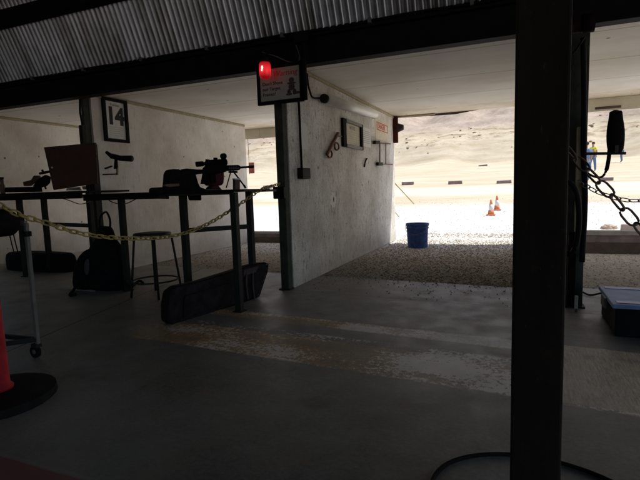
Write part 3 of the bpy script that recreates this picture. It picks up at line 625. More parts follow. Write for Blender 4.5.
# target clamp rack
t = thing('clamp_rack', 'rack of two black clamps on red bars by the far end of the partition', 'rack', wp(380, 150))
for (a_, b_) in (((372, 142.5), (389, 144)), ((375, 164), (391, 164.5))):
    MB().bar(wp(*a_, .03), wp(*b_, .03), .018, .018).build('bar', 'rust', t); MB().bar(wp(a_[0], a_[1], .04), wp(a_[0]+4.5, a_[1]+.1, .04), .05, .055).build('clamp', 'black_plastic', t)
for x_ in (378.5, 384.5): MB().cyl(wp(x_, 143.5, .025), wp(x_, 164, .025), .009).build('rod', 'dark_red_paint', t, True)
hk = MB().tube(smoothpath([wp(363.5, 167, .015), wp(364, 162, .02), wp(366, 158.5, .015)]), .012).build('wall_hook', 'cable', None, True); tag(hk, 'small black hook on the partition below the white paper', 'hook')
# dark red plate at the far end
a, b = atY(391.5, 117, 9.40), atY(396, 143, 9.40)
t = thing('red_bracket', 'dark red bracket with a round boss at the far end of the partition', 'bracket', (a.x, 9.4, b.z))
MB().box((WX+.002, 9.36, b.z), (WX+.09, 9.42, a.z), .004).build('plate', 'dark_red_paint', t)
c = atY(396.5, 128, 9.4); MB().cyl((WX+.09, 9.39, c.z), (WX+.20, 9.39, c.z), .09, .05, 16).build('boss', plain('dark_boss', (.03, .01, .01), .7), t, True)
# torn strip along the soffit edge of the walkway
pA, pB, pC = atY(397, 119.8, 9.5), atY(478, 112.8, 9.5), atY(455, 116.5, 9.5)
t = MB(); t.prism([(pA.x, 9.5, HC-.004), (pB.x, 9.5, HC-.004), (pC.x, 9.5, HC-.05), (pA.x, 9.5, HC-.025)], (0, .012, 0)); tag(t.build('torn_strip', 'sill_low'), 'dark torn strip hanging along the ceiling edge over the walkway', 'strip')
tag(MB().box((-2.28, 9.43, HC-.028), (-1.5, 9.47, HC-.003)).build('edge_batten', 'pale_wood'), 'short pale batten at the ceiling edge beside the red bracket', 'batten')
# guy ropes
gr = thing('guy_rope', 'pair of pale diagonal stays outside the end of the partition', 'rope', (-2.2, 10.2, .5))
MB().cyl(atY(391, 179, 9.9), atY(414, 204, 10.4), .011).build('stay', 'rope', gr, True); MB().cyl(atY(391, 207, 9.9), atY(399, 217, 10.2), .011).build('stay', 'rope', gr, True)

# ------------------------------------------------------------------ things outside
bk = thing('bucket', 'blue plastic bucket standing on the gravel by the partition end', 'bucket', (-1.66, 8.42, 0))
m = MB(); c = (-1.66, 8.45, -.005)
m.lathe([(r_*1.06, z_*1.15) for r_, z_ in [(.158, 0), (.162, .01), (.178, .29), (.186, .292), (.187, .315), (.181, .317), (.186, .34), (.193, .342), (.194, .372), (.186, .374), (.183, .36), (.158, .02), (.15, .018)]], c, 40); m.build('pail', 'blue_bucket', bk, True)
MB().tube([(c[0]+.204*math.cos(a), c[1]-.06-.15*math.sin(a), .39-.15*math.sin(a)) for a in [i*math.pi/14 for i in range(15)]], .004).build('bail_handle', 'alu', bk, True)

M['orange'] = plain('faded_cone_orange', (.74, .24, .11), .75, 0, .3, 22)
def cone(px, py, Y, label):
    p = atY(px, py, Y); z = ground_h(p.x, Y); t = thing('traffic_cone', label, 'cone', (p.x, Y, z), 'cones on the gravel outside')
    MB().box((p.x-.115, Y-.115, z), (p.x+.115, Y+.115, z+.027), .008).build('base', 'orange', t)
    for z0_, z1_, mt, nm in ((.03, .15, 'orange', 'lower_body'), (.15, .32, 'white', 'reflective_collar'), (.32, .46, 'orange', 'tip')):
        r_ = lambda q_: .082-.145*(q_-.03); MB().cyl((p.x, Y, z+z0_*.9), (p.x, Y, z+z1_*.9), r_(z0_), max(.016, r_(z1_)), 20).build(nm, mt, t, True)
cone(491, 205, 13.4, 'nearer and left of the two orange cones outside'); cone(497, 202, 14.6, 'farther and right of the two orange cones outside')

def tie(px, py, wpx, hpx, label, rot=0):
    # walk the view ray to the ground
    o = Vector((0, 0, CH)); d = ray(px, py); s = 5
    while s < 200:
        p = o+d*s
        if p.z <= ground_h(p.x, p.y): break
        s += .1
    L, H = wpx*s/FPX, max(.14, hpx*s/FPX)
    z = ground_h(p.x, p.y); m = MB(); m.box((p.x-L/2, p.y-.1, z-.05), (p.x+L/2, p.y+.1, z+H), .03, Matrix.Rotation(random.uniform(-.12, .12), 3, 'Z') @ Matrix.Rotation(random.uniform(-.04, .04), 3, 'Y'))
    for v_ in m.bm.verts: v_.co.z += .03*noise.noise(v_.co*3); v_.co.x += .05*noise.noise(v_.co*4)
    tag(m.build('timber_tie', 'tie_wood'), label, 'timber', 'timber ties on the range')
for a_ in ((408, 185.0, 12, 3, 'weathered timber tie nearest the partition end, out on the range'), (455, 184.2, 13, 3, 'weathered timber tie in the middle of the walkway view'),
           (504, 183.4, 14, 3, 'weathered timber tie closest to the dark column, out on the range'), (607, 180.5, 11, 2, 'weathered timber tie behind the thick hanging chain'),
           (483, 166.2, 8, 1.2, 'small far timber on the terrace above the cones'), (631, 232, 18, 3.5, 'thick timber lying just past the sill at the right edge'), (268, 188.5, 10, 3, 'weathered timber tie seen past the red banner')): tie(*a_)
c = atZ(616, 233, .08); tag(MB().ball((c.x, 11.2, .09), .12, 3, (1.2, .8, .8), .5).build('rock', plain('brown_rock', (.55, .44, .36), .9, 0, .3, 8, .5)), 'brown rock beside the timber past the right sill', 'rock')
# rocks in the eroded face of the berm
def rnd_berm():
    return random.uniform(-70, 25), random.gauss(66.5, 2.2)
bmr = MB()
def rocks():
    bm = bmesh.new(); base = bmesh.new(); bmesh.ops.create_icosphere(base, subdivisions=1, radius=1)
    bv = [v.co.copy() for v in base.verts]; bf = [[v.index for v in f_.verts] for f_ in base.faces]; base.free()
    for i in range(500):
        x_, y_ = rnd_berm(); cl_ = noise.noise(Vector((x_*.18, y_*.4, 3)))
        if cl_ < .02: continue
        s = random.uniform(.04, .15)*(1+cl_); off = Vector((x_, y_, ground_h(x_, y_)+.02)); rot = Matrix.Rotation(random.uniform(0, 6), 3, 'Z')
        vs = [bm.verts.new(rot @ Vector((c_.x*s*1.7*random.uniform(.7, 1.3), c_.y*s, c_.z*s*.5*random.uniform(.7, 1.3))) + off) for c_ in bv]
        for f_ in bf: bm.faces.new([vs[k_] for k_ in f_])
    me = bpy.data.meshes.new('berm_rocks'); bm.to_mesh(me); bm.free(); return link('berm_rocks', me, 'rock')
tag(rocks(), 'dark rocks and broken crust scattered below the crest of the berm', 'rocks', None, 'stuff')

# people
def person(px, py_feet, Y, h, label, top, legs, pose=0, face=0):
    o = Vector((0, 0, CH)); d = ray(px, py_feet); x_ = d.x*Y/d.y; z_ = ground_h(x_, Y); t = thing('person', label, 'person', (x_, Y, z_), 'people out on the range')
    def P3(x, y, z): c_, s_ = math.cos(face), math.sin(face); return Vector((x_+(x*c_-y*s_)*h, Y+(x*s_+y*c_)*h, z_+z*h))
    def skin(name, nodes, edges, mat, sub=1):
        me = bpy.data.meshes.new(name); me.from_pydata([P3(*n_[:3]) for n_ in nodes], edges, [])
        ob = link(name, me, mat, t if name != 'body' else t); md = ob.modifiers.new('skin', 'SKIN'); md.use_smooth_shade = True
        for v_, n_ in zip(me.skin_vertices[0].data, nodes): v_.radius = (n_[3]*h, (n_[4] if len(n_) > 4 else n_[3])*h)
        me.skin_vertices[0].data[0].use_root = True
        s_ = ob.modifiers.new('sub', 'SUBSURF'); s_.levels = s_.render_levels = 2; return ob
    sw = .05 if pose else .02
    body = [(0, 0, .53, .075, .055), (0, 0, .64, .07, .05), (0, 0, .76, .085, .055), (0, 0, .83, .045, .04), (0, .005, .87, .03), (0, .01, .905, .042, .048), (0, .008, .955, .045, .052), (0, .005, .985, .03),
            (.10, 0, .81, .033), (.135, .01, .64, .026), (.13, .05+sw, .50, .019), (.13, .07+sw, .45, .022, .012), (-.10, 0, .81, .033), (-.14, .0, .64, .026), (-.13, .06, .50, .019), (-.13, .08, .45, .022, .012),
            (.055, 0, .49, .055), (.06, .01+sw, .28, .038), (.06, -.02+sw, .05, .024), (.062, .05+sw, .02, .02), (-.055, 0, .49, .055), (-.06, .02-sw, .28, .038), (-.06, -.01-sw, .05, .024), (-.062, .06-sw, .02, .02)]
    E_ = [(0, 1), (1, 2), (2, 3), (3, 4), (4, 5), (5, 6), (6, 7), (2, 8), (8, 9), (9, 10), (10, 11), (2, 12), (12, 13), (13, 14), (14, 15), (0, 16), (16, 17), (17, 18), (18, 19), (0, 20), (20, 21), (21, 22), (22, 23)]
    skin('body', body, E_, 'skin')
    skin('trousers', [(0, 0, .53, .082, .062), (.055, 0, .49, .062), (.06, .01+sw, .28, .046), (.06, -.02+sw, .05, .036), (-.055, 0, .49, .062), (-.06, .02-sw, .28, .046), (-.06, -.01-sw, .05, .036)], [(0, 1), (1, 2), (2, 3), (0, 4), (4, 5), (5, 6)], legs)
    skin('shirt', [(0, 0, .52, .088, .066), (0, 0, .64, .082, .062), (0, 0, .76, .095, .065), (0, 0, .82, .055, .048), (.10, 0, .80, .043), (.12, .005, .70, .036), (-.10, 0, .80, .043), (-.125, 0, .70, .036)], [(0, 1), (1, 2), (2, 3), (2, 4), (4, 5), (2, 6), (6, 7)], top)
    c_ = P3(0, -.004, .965); MB().ball(c_, .058*h, 3, (.92, 1.02, .85), .08).build('hair', 'hair', t, True)
person(592.5, 170, 32.6, 1.72, 'person in a yellow vest and jeans out on the range', 'vest', 'jeans', 1, 2.4)
person(585.5, 188, 23.7, 1.75, 'person in blue partly hidden behind the grey green post', 'blue_shirt', 'jeans', 1, .4)
person(621.3, 164, 44, 1.78, 'person in jeans mostly hidden behind the hanging black bag', 'red_shirt', 'jeans', 0, 1.2)

# ------------------------------------------------------------------ benches
def leg(parent, x, y, z, w_=.055, mat='dark_steel'):
    o = MB().box((x-w_/2, y-w_/2, .006), (x+w_/2, y+w_/2, z), .004).box((x-w_*.8, y-w_*.8, 0), (x+w_*.8, y+w_*.8, .008)).build('leg', mat, parent); return o
bt = thing('shooting_bench', 'tall steel legged shooting bench carrying the scoped rifle on the right', 'bench', (-3.1, 4.1, 0))
TZ = 1.112
nc = atZ(181, 199.5, TZ-.05); far_r = (-2.42, 4.55)
top = [(-4.75, 3.98), (nc.x, nc.y if nc.y < 5 else 3.9)]
fx, fy = -3.02, 3.55
MB().prism([(-4.62, 3.98, TZ-.012), (-3.35, 3.80, TZ-.012), (fx, fy-.02, TZ-.012), (-2.30, 3.56, TZ-.012), (-2.28, 3.70, TZ-.012), (-2.45, 4.50, TZ-.012), (-4.62, 4.72, TZ-.012)], (0, 0, .024), .003, 1).build('tabletop', 'black_paint', bt)
m = MB(); m.bar((-4.6, 4.0, TZ-.045), (-3.36, 3.83, TZ-.04), .02, .056).bar((-3.36, 3.83, TZ-.04), (fx, fy+.01, TZ-.04), .02, .056); m.build('front_rail', 'black_paint', bt)
MB().bar((fx, fy+.01, TZ-.034), (-2.32, 3.59, TZ-.034), .02, .02).build('side_rail', 'dark_steel', bt)
for lx, ly in ((-2.345, 3.63), (-2.93, 3.66), (-4.12, 4.08), (-2.52, 4.18)): leg(bt, lx, ly, TZ-.025, .058)
MB().bar((-2.93, 3.70, .735), (-2.52, 4.18, .735), .035, .045).build('crossbar', 'dark_steel', bt)
MB().bar((-2.5, 4.16, TZ-.02), (-2.36, 4.59, TZ-.02), .03, .025).build('tie_bar', 'alu', bt)
tag(MB().box((-2.42, 4.50, 1.0), (-2.29, 4.578, 1.13), .01).build('latch_box', 'black_plastic'), 'small black box on the dark post where the chain ends', 'box')

b2 = thing('shooting_bench', 'tall dark shooting bench on the left under the brown board', 'bench', (-5.8, 4.6, 0))
pL, pM, pR = atZ(22, 290), atZ(47, 283), atZ(92, 276)
def leg_at(px_t, py_t, Y): p = atY(px_t, py_t, Y); return p.x
Y2 = 4.45; TZ2 = 1.16
xl, xm, xr_ = atY(22, 230, Y2).x, atY(46.5, 230, Y2+.35).x, atY(92, 230, Y2+.1).x
MB().box((xl-.35, Y2-.08, TZ2-.025), (xr_+.05, Y2+.75, TZ2), .004).build('tabletop', 'black_paint', b2)
MB().box((xl-.35, Y2-.07, TZ2-.095), (xr_+.05, Y2-.04, TZ2-.026), .004).build('front_rail', 'black_paint', b2)
for lx, ly in ((xl, Y2), (xm, Y2+.35), (xr_, Y2+.1)): leg(b2, lx, ly, TZ2-.026, .062)
a = atY(50, 224, Y2+.35); MB().bar((xm, Y2+.35, a.z), (xr_, Y2+.1, a.z), .03, .05).build('crossbar', 'dark_steel', b2)

# stool
s0 = thing('bar_stool', 'round topped steel stool behind the yellow chain', 'stool', (-3.62, 3.98, 0))
sc_ = Vector((-3.62, 3.98, 0)); sz = .665
MB().lathe([(.16, -.022), (.19, -.018), (.197, 0), (.19, .014), (.14, .02), (.02, .021)], (sc_.x, sc_.y, sz), 32).build('seat', plain('worn_seat', (.035, .03, .028), .55, 0, .4, 8), s0, True)
feet = [(-3.80, 3.80), (-3.43, 3.80), (-3.43, 4.17), (-3.80, 4.17)]
for fx_, fy_ in feet:
    tx, ty = sc_.x+(fx_-sc_.x)*.72, sc_.y+(fy_-sc_.y)*.72; MB().cyl((fx_, fy_, 0), (tx, ty, sz-.02), .012).build('leg', 'dark_steel', s0, True)
MB().tube([(sc_.x+.235*math.cos(a), sc_.y+.235*math.sin(a), .17) for a in [i*2*math.pi/36 for i in range(36)]], .009, 8, True).build('foot_ring', 'dark_steel', s0, True)

# rifle case on the floor
rc = thing('rifle_case', 'long dark soft rifle case standing on edge under the bench', 'case', (-2.6, 3.7, 0))
g0, g1 = atZ(167, 326), atZ(262, 297); ax = (g1-g0); Lc = ax.length; ax.normalize(); nrm = Vector((ax.y, -ax.x, 0))
def cp(px, py): return atP(px, py, g0, nrm)
case_pts = [Vector((g0.x, g0.y, 0))+ax*.03]
out = [(174, 325), (168, 322), (167.5, 306), (170, 292), (177, 286.5), (200, 281.5), (232, 271.5), (250, 265.5), (264, 262.5), (268, 264), (267, 272), (263, 284), (259.5, 295), (256, 297.5), (236, 304.5), (205, 316)]
MB().prism([cp(*q_)+nrm*-.05 for q_ in out], nrm*.11, .022, 3).build('shell', 'case_fabric', rc, True)
MB().tube([cp(*q_)+nrm*-.0 + Vector((0, 0, .0)) for q_ in out], .006, 6, True).build('zip_piping', 'black_fabric', rc, True)
pk = [(182, 318), (183, 296), (200, 291), (228, 283), (229, 300), (205, 311)]
MB().prism([cp(*q_)+nrm*.012 for q_ in pk], nrm*.03, .01, 2).build('pocket', 'case_fabric', rc, True)
for sx in (245.5, 252.0):
    MB().tube(smoothpath([cp(sx, 273)+nrm*.012, cp(sx-1.5, 283)+nrm*.03, cp(sx-.5, 292)+nrm*.028, cp(sx+1, 299)+nrm*.02]), .010, 6).build('handle_strap', 'strap', rc, True)
MB().prism([cp(*q_)+nrm*.008 for q_ in [(243, 270), (258, 266), (255, 272), (243, 276)]], nrm*.012, .003, 1).build('handle_patch', 'strap', rc)

# backpack
bp_ = thing('backpack', 'bulky black backpack on the floor leaning on the post by the number 14', 'backpack', (-4.6, 4.2, 0))
Yk = 4.12
def kp(px, py, Y=Yk): return atY(px, py, Y)
def loft(name, secs, mat, parent, n=20):                       # secs: (pxL, pxR, py, depth, Y)
    m_ = MB(); rings = []
    for l_, r_, y_, dp, Yc in secs:
        A_, B_ = atY(l_, y_, Yc), atY(r_, y_, Yc); c_ = (A_+B_)/2; hw = (B_.x-A_.x)/2
        rings.append([m_.bm.verts.new((c_.x+hw*math.copysign(abs(math.cos(a))**.7, math.cos(a)), Yc+dp*math.copysign(abs(math.sin(a))**.7, math.sin(a)), c_.z+.01*noise.noise(Vector((a, y_*.1, l_*.1))))) for a in [k_*2*math.pi/n for k_ in range(n)]])
    for A_, B_ in zip(rings, rings[1:]):
        for k_ in range(n): m_.bm.faces.new((A_[k_], A_[(k_+1) % n], B_[(k_+1) % n], B_[k_]))
    m_.bm.faces.new(rings[0]); m_.bm.faces.new(rings[-1][::-1]); o = m_.build(name, mat, parent, True)
    s_ = o.modifiers.new('sub', 'SUBSURF'); s_.levels = s_.render_levels = 1; return o
loft('main_bag', [(101, 109, 226, .03, Yk), (99, 112, 229, .06, Yk), (98, 114, 240, .07, Yk), (93, 119, 245, .11, Yk), (91, 122, 255, .14, Yk), (90, 124, 268, .15, Yk), (90, 127, 280, .16, Yk), (91, 128, 287, .15, Yk), (95, 124, 289, .12, Yk)], 'black_fabric', bp_)
loft('side_pouch', [(89, 96, 248, .04, Yk-.02), (81, 97, 255, .08, Yk-.02), (78, 97, 266, .11, Yk-.02), (76.5, 97, 278, .12, Yk-.02), (77, 97, 287, .12, Yk-.02), (81, 95, 289.5, .1, Yk-.02)], 'black_fabric', bp_)
loft('mesh_panel', [(87, 89, 258, .02, Yk-.12), (85, 91, 263, .03, Yk-.12), (85, 91.5, 270, .035, Yk-.12), (86, 90, 276, .02, Yk-.12)], 'grey_fabric', bp_, 12)
MB().tube(smoothpath([kp(80, 280, 4.0), atZ(76, 286, .05), atZ(73, 291, .02), atZ(70, 295, .02), atZ(76, 294, .02)]), .018, 6).build('strap', 'black_fabric', bp_, True)
MB().tube(smoothpath([kp(124, 280, 4.05), atZ(130, 287, .04), atZ(139, 281, .03), atZ(143, 283, .02)]), .016, 6).build('strap', 'black_fabric', bp_, True)
MB().tube(smoothpath([kp(100, 230), kp(100, 218), kp(106, 212), kp(110, 220), kp(110, 230)]), .012, 6).build('carry_loop', 'black_fabric', bp_, True)
tag(MB().tube(smoothpath([atZ(60, 289, .004), atZ(72, 289.5, .004), atZ(84, 290.5, .004), atZ(95, 291, .004)]), .006).build('paper_scrap', 'sill_top'), 'pale stick on the floor below the black backpack', 'stick')

# duffel on the floor at left
db = thing('gear_bag', 'low black gear bag on the floor under the left bench', 'bag', (-6.6, 5.0, 0))
Yd = 4.95
loft('body', [(13, 68, 251.5, .12, Yd), (9, 72, 253, .18, Yd), (10, 74, 264, .20, Yd), (13, 76, 274, .20, Yd), (19, 75, 279, .19, Yd)], 'black_fabric', db, 24)
MB().tube(smoothpath([atY(28, 259, Yd-.2), atY(35, 263, Yd-.23), atY(50, 262, Yd-.23), atY(58, 257, Yd-.2)]), .012, 6).build('carry_strap', 'black_fabric', db, True)

# ------------------------------------------------------------------ things on the right bench
RP = Vector((-2.9, 4.0, 0)); hd = R(28); rn = Vector((math.cos(hd), -math.sin(hd), 0)); ra = Vector((math.sin(hd), math.cos(hd), 0))
def rp(px, py, d=0): return atP(px, py, RP, rn)+rn*d
def sil(name, pts, th, mat, parent, bev=.003, d=0, sm=False): return MB().prism([rp(*q_, d) for q_ in pts], rn*th, bev, 1).build(name, mat, parent, sm)
rf = thing('scoped_rifle', 'black scoped rifle on a bipod pointing downrange on the right bench', 'rifle', rp(212, 180))
sil('receiver', [(203, 168.5), (206, 165), (225.5, 164), (226, 171.5), (222, 173), (209, 174.5), (204, 173)], .034, 'gun', rf)
sil('stock', [(181, 169.5), (186, 168.5), (196, 169.5), (204, 169.5), (204, 173.5), (196, 174.5), (190, 179.5), (182, 181)], .036, 'gun', rf)
sil('pistol_grip', [(203, 173), (207, 173.5), (205.5, 178), (205, 184), (200.8, 184), (202, 178)], .028, 'gun', rf)
sil('magazine', [(210, 173), (215, 173), (216, 183), (211, 183.5)], .022, 'gun', rf)
hg = sil('handguard', [(226, 165.3), (237.5, 165), (239.5, 166), (239.5, 169.5), (237.5, 170.5), (226, 171)], .04, 'gun', rf)
for i in range(6): sil('vent_slot', [(228+i*1.8, 167), (229.1+i*1.8, 167), (229.1+i*1.8, 169.2), (228+i*1.8, 169.2)], .044, 'gun_slot', hg, 0)
MB().cyl(rp(239, 167.6), rp(252, 166.8), .011).cyl(rp(249, 167), rp(253.3, 166.7), .016).build('barrel', 'gun', rf, True)
sco = MB(); sco.cyl(rp(196.5, 164.3), rp(203, 163.8), .026).cyl(rp(203, 163.8), rp(216, 163), .017).cyl(rp(216, 163), rp(226, 162), .022, .034); sc1 = sco.build('scope', 'gun', rf, True)
for q_ in ((206.5, 159.5), (214.5, 157.8)): MB().cyl(rp(q_[0]+1, q_[1]), rp(q_[0]+1, 164), .021).build('turret', 'gun', sc1, True)
sil('scope_mount', [(205.5, 161), (210, 159.8), (225, 159), (226, 167), (205, 168)], .03, 'gun', rf)
MB().cyl(rp(223.3, 156.2, -.015), rp(223.3, 156.2, .02), .030, seg=20).build('front_sight', 'gun', rf, True)
sil('sight_riser', [(221.5, 157), (225.3, 157), (226, 166), (221, 166)], .026, 'gun', rf)
bi = MB(); bi.cyl(rp(231, 171), rp(229.5, 187.8, -.07), .006).cyl(rp(233, 171), rp(242, 187.5, .07), .008).bar(rp(229, 172), rp(237, 172), .03, .02).cyl(rp(240.8, 185.5, .065), rp(242.3, 188.3, .07), .011); bi.build('bipod', 'gun', rf, True)
fb = thing('front_rest', 'dark red shooting rest bag under the middle of the rifle', 'rest bag', rp(217, 186)); sil('bag', [(209.5, 175), (211, 171), (226.5, 170.5), (227, 177), (226, 185), (218, 186), (210, 185)], .12, 'red_dark', fb, .02, -.1, True)
sil('base', [(211, 191.5), (214, 186), (220, 185), (225, 191)], .14, 'red_dark', fb, .012, -.1, True)
t = thing('ammo_box', 'small brown box standing between the bipod legs', 'box', rp(233.5, 184)); sil('carton', [(231, 179.5), (236, 179.5), (236, 189.5), (231, 189.5)], .05, 'wood_stock', t, .002, .06); sil('lid', [(230.7, 178.6), (236.3, 178.6), (236.3, 180), (230.7, 180)], .054, 'paper', t, 0, .06)
bg_ = thing('range_bag', 'slumped black bag supporting the butt of the rifle on the bench', 'bag', rp(188, 190))
def slump(name, pts, th, mat, parent, d=0, sub=2):
    o = sil(name, pts, th, mat, parent, .0, d, True); bv_ = o.modifiers.new('bev', 'BEVEL'); bv_.width = .014; bv_.segments = 3; bv_.limit_method = 'ANGLE'; return o
slump('rear_bag', [(178, 195), (178, 176), (180, 172.2), (187, 171), (192.5, 172), (194.5, 176), (196.5, 183), (198.5, 187.3), (204, 189), (206, 195)], .20, 'black_fabric', bg_, -.05)
slump('side_flap', [(180.5, 194), (192, 194), (192.5, 200.5), (182, 200.5)], .07, 'black_fabric', bg_, .18)
slump('front_bag', [(165.5, 195), (166.5, 183), (167.2, 174), (169, 170.3), (171, 169.3), (177.5, 169.6), (179, 171.6), (183, 171.5), (188, 170), (193, 171), (194, 195)], .17, 'black_fabric', bg_, -.02)
t = thing('gun_rug', 'flat black cloth pouch with a brown edge at the left of the range bag', 'pouch', rp(160, 190))
slump('pouch', [(151.5, 194), (151.8, 188.8), (153.5, 187.6), (160, 187.2), (168, 186.8), (170, 194)], .16, 'black_fabric', t); sil('leather_edge', [(160, 186.6), (161, 184.2), (174, 183.6), (174.5, 186.5), (165, 187.5)], .05, 'wood_stock', t, .004, .10)
tag(MB().tube([rp(203, 189.5, .02), rp(214, 190.3, .05), rp(226, 190.6, .06)], .007, 6).build('cleaning_rod', 'alu', None, True), 'thin pale rod lying on the bench below the rifle', 'rod')

# red banner square beyond the muzzle
c = atY(251.5, 168, 9.3); t = thing('red_flag', 'small red square flag near the end wall beyond the rifle muzzle', 'flag', (c.x, 9.3, c.z))
MB().box((c.x-.07, 9.3, c.z-.12), (c.x+.07, 9.306, c.z+.12)).build('cloth', plain('red_flag_cloth', (.62, .22, .18), .7), t); MB().bar((c.x-.06, 9.303, c.z-.14), (c.x-.06, 9.303, 2.24), .008).build('cord', 'cable', t)

# ------------------------------------------------------------------ things on the left bench
def lp(px, py, Y=4.75): return atY(px, py, Y)
def sl(name, pts, th, mat, parent, Y=4.75, bev=.003): return MB().prism([lp(*q_, Y) for q_ in pts], (0, th, 0), bev, 1).build(name, mat, parent)
lr = thing('bolt_rifle', 'brown stocked rifle lying in a rest on the left bench', 'rifle', lp(36, 185))
sl('stock', [(24, 182), (32, 180), (35, 175.5), (39, 175.5), (40, 178), (36, 182), (30, 186), (25, 186)], .04, 'wood_stock', lr)
sl('action', [(34, 186), (40, 178.5), (46, 175), (50, 177), (49, 183), (46, 186), (36, 189)], .04, 'gun', lr, 4.72)
MB().cyl(lp(40, 173.5), lp(50, 171.5), .018).build('scope', 'gun', lr, True); MB().cyl(lp(43.5, 174, 4.74), lp(42.3, 169.8, 4.74), .014).build('bolt_handle', 'gun', lr, True)
MB().tube(smoothpath([lp(36, 188), lp(38, 184.5), lp(41, 183.5), lp(44.5, 186), lp(46, 189)]), .012).build('rest_arch', 'gun', lr, True)
t = thing('bench_mat', 'long flat black bag lying on the left bench below the brown rifle', 'bag', lp(25, 190)); slb = sl('pad', [(13, 192), (13, 187.3), (34, 186.8), (35, 192)], .25, 'black_fabric', t, 4.72, .008)
t = thing('bottle', 'brown bottle like figure at the left edge on the left bench', 'bottle', lp(3, 185)); c = lp(3, 192, 4.6)
MB().lathe([(.03, 0), (.036, .02), (.035, .11), (.022, .16), (.026, .19), (.02, .21)], (c.x, 4.6, TZ2), 16).build('glass', 'wood_stock', t, True); MB().lathe([(.03, 0), (.03, .03)], (c.x, 4.6, TZ2+.21), 12).build('cap', 'dark_steel', t, True)
t = thing('brown_board', 'square brown board clamped to the post beside the number 14', 'board', lp(70, 168, 4.62))
MB().prism([lp(44.4, 147.3, 4.62), lp(96, 142.8, 4.62), lp(98, 183.5, 4.62), lp(54, 190, 4.62)], (0, .018, 0), .002, 1).build('panel', 'brown_board', t); MB().cyl(lp(52, 167.5, 4.60), lp(52, 167.5, 4.615), .012).build('rivet', 'white', t, True)
for i, q_ in enumerate([[(66, 190.5), (67, 188), (80, 187), (82, 190.5)], [(83, 189.5), (82, 186.5), (94, 184.7), (95, 190)]]):
    tag(sl('paper_target', q_, .004, 'white', None, 4.9, 0), ('left' if i == 0 else 'right') + ' of two pale papers standing on the left bench under the brown board', 'paper')
for k_, pts_ in enumerate(([(60, 198, 4.5), (68, 200, 4.4), (80, 204, 4.4), (90, 201, 4.4), (94, 194, 4.45)], [(104, 196, 4.3), (112, 202, 4.2), (124, 204, 4.1), (134, 200, 4.0), (140, 196, 4.0)])):
    tag(MB().tube(smoothpath([atY(*q_) for q_ in pts_]), .006, 6).build('bungee_cord', 'orange_cord', None, True), ('orange cord sagging under the left bench' if k_ == 0 else 'orange cord sagging under the left end of the rifle bench'), 'cord', 'orange cords under the benches')

# framed 14 on the tan partition
PX = -5.3
def pp_(px, py, d=0): p = atX(px, py, PX); p.x += d; return p
a, b = pp_(100.5, 97), pp_(126, 142); sy0, sy1 = 5.02, pp_(125.5, 100).y; z1 = pp_(112, 98.5).z; z0 = pp_(114, 142).z
t = thing('number_sign', 'framed white sheet with a big black 14 on the tan partition', 'sign', (PX, sy0, z0))
MB().box((PX+.001, sy0+.03, z0+.03), (PX+.010, sy1-.03, z1-.03)).build('sheet', 'paper', t)
f = MB(); w_ = .055; f.box((PX, sy0, z0), (PX+.03, sy0+w_, z1), .003).box((PX, sy1-w_, z0), (PX+.03, sy1, z1), .003).box((PX, sy0+w_, z0), (PX+.03, sy1-w_, z0+w_*.8), .003).box((PX, sy0+w_, z1-w_*.8), (PX+.03, sy1-w_, z1), .003).build('frame', 'frame_black', t)
text('digits', '14', 'ink', (PX+.0105, (sy0+sy1)/2, z1-.35), RT, UP, .32, t, align='CENTER', bold=.016)
text('heading', 'Position', 'ink', (PX+.0105, (sy0+sy1)/2, z1-.105), RT, UP, .05, t, align='CENTER')
for i in range(5): MB().box((PX+.010, sy0+.10, z1-.40-i*.028), (PX+.0106, sy1-.10, z1-.396-i*.028)).build('text_line', 'faint_ink', t)

# spotting scope on a bracket
t = thing('spotting_scope', 'black spotting scope on a small bracket below the number 14', 'scope', atY(115, 160, 4.95)); YV = 4.95
def vp(px, py): return atY(px, py, YV)
m = MB(); m.cyl(vp(111.5, 156), vp(121, 158.3), .036, .036).cyl(vp(121, 158.3), vp(131.5, 158.6), .036, .042); m.build('tube', 'black_plastic', t, True)
m = MB(); m.cyl(vp(106.5, 152.2), vp(112, 156.5), .022, .03); m.build('eyepiece', 'black_plastic', t, True)
MB().cyl(vp(116, 159), vp(116, 169), .018, .03).build('mount', 'black_plastic', t, True); MB().bar(vp(105, 168.6), vp(112, 166.2), .02).build('pan_handle', 'black_plastic', t)
t = thing('scope_bracket', 'thin bracket arm with a pale upright holding the spotting scope', 'bracket', (PX, 4.95, 1.5)); MB().bar(vp(103, 174.5), vp(118, 174), .018).build('arm', 'dark_steel', t); MB().bar(vp(117.3, 167.5), vp(117.3, 175), .03, .015).build('upright', 'pale_wood', t)
tag(MB().box((PX+.002, 4.86, atX(104, 198, PX).z), (PX+.02, 4.93, atX(104, 176, PX).z), .002).build('white_strip', 'white'), 'short pale strip on the near edge of the tan partition', 'strip')

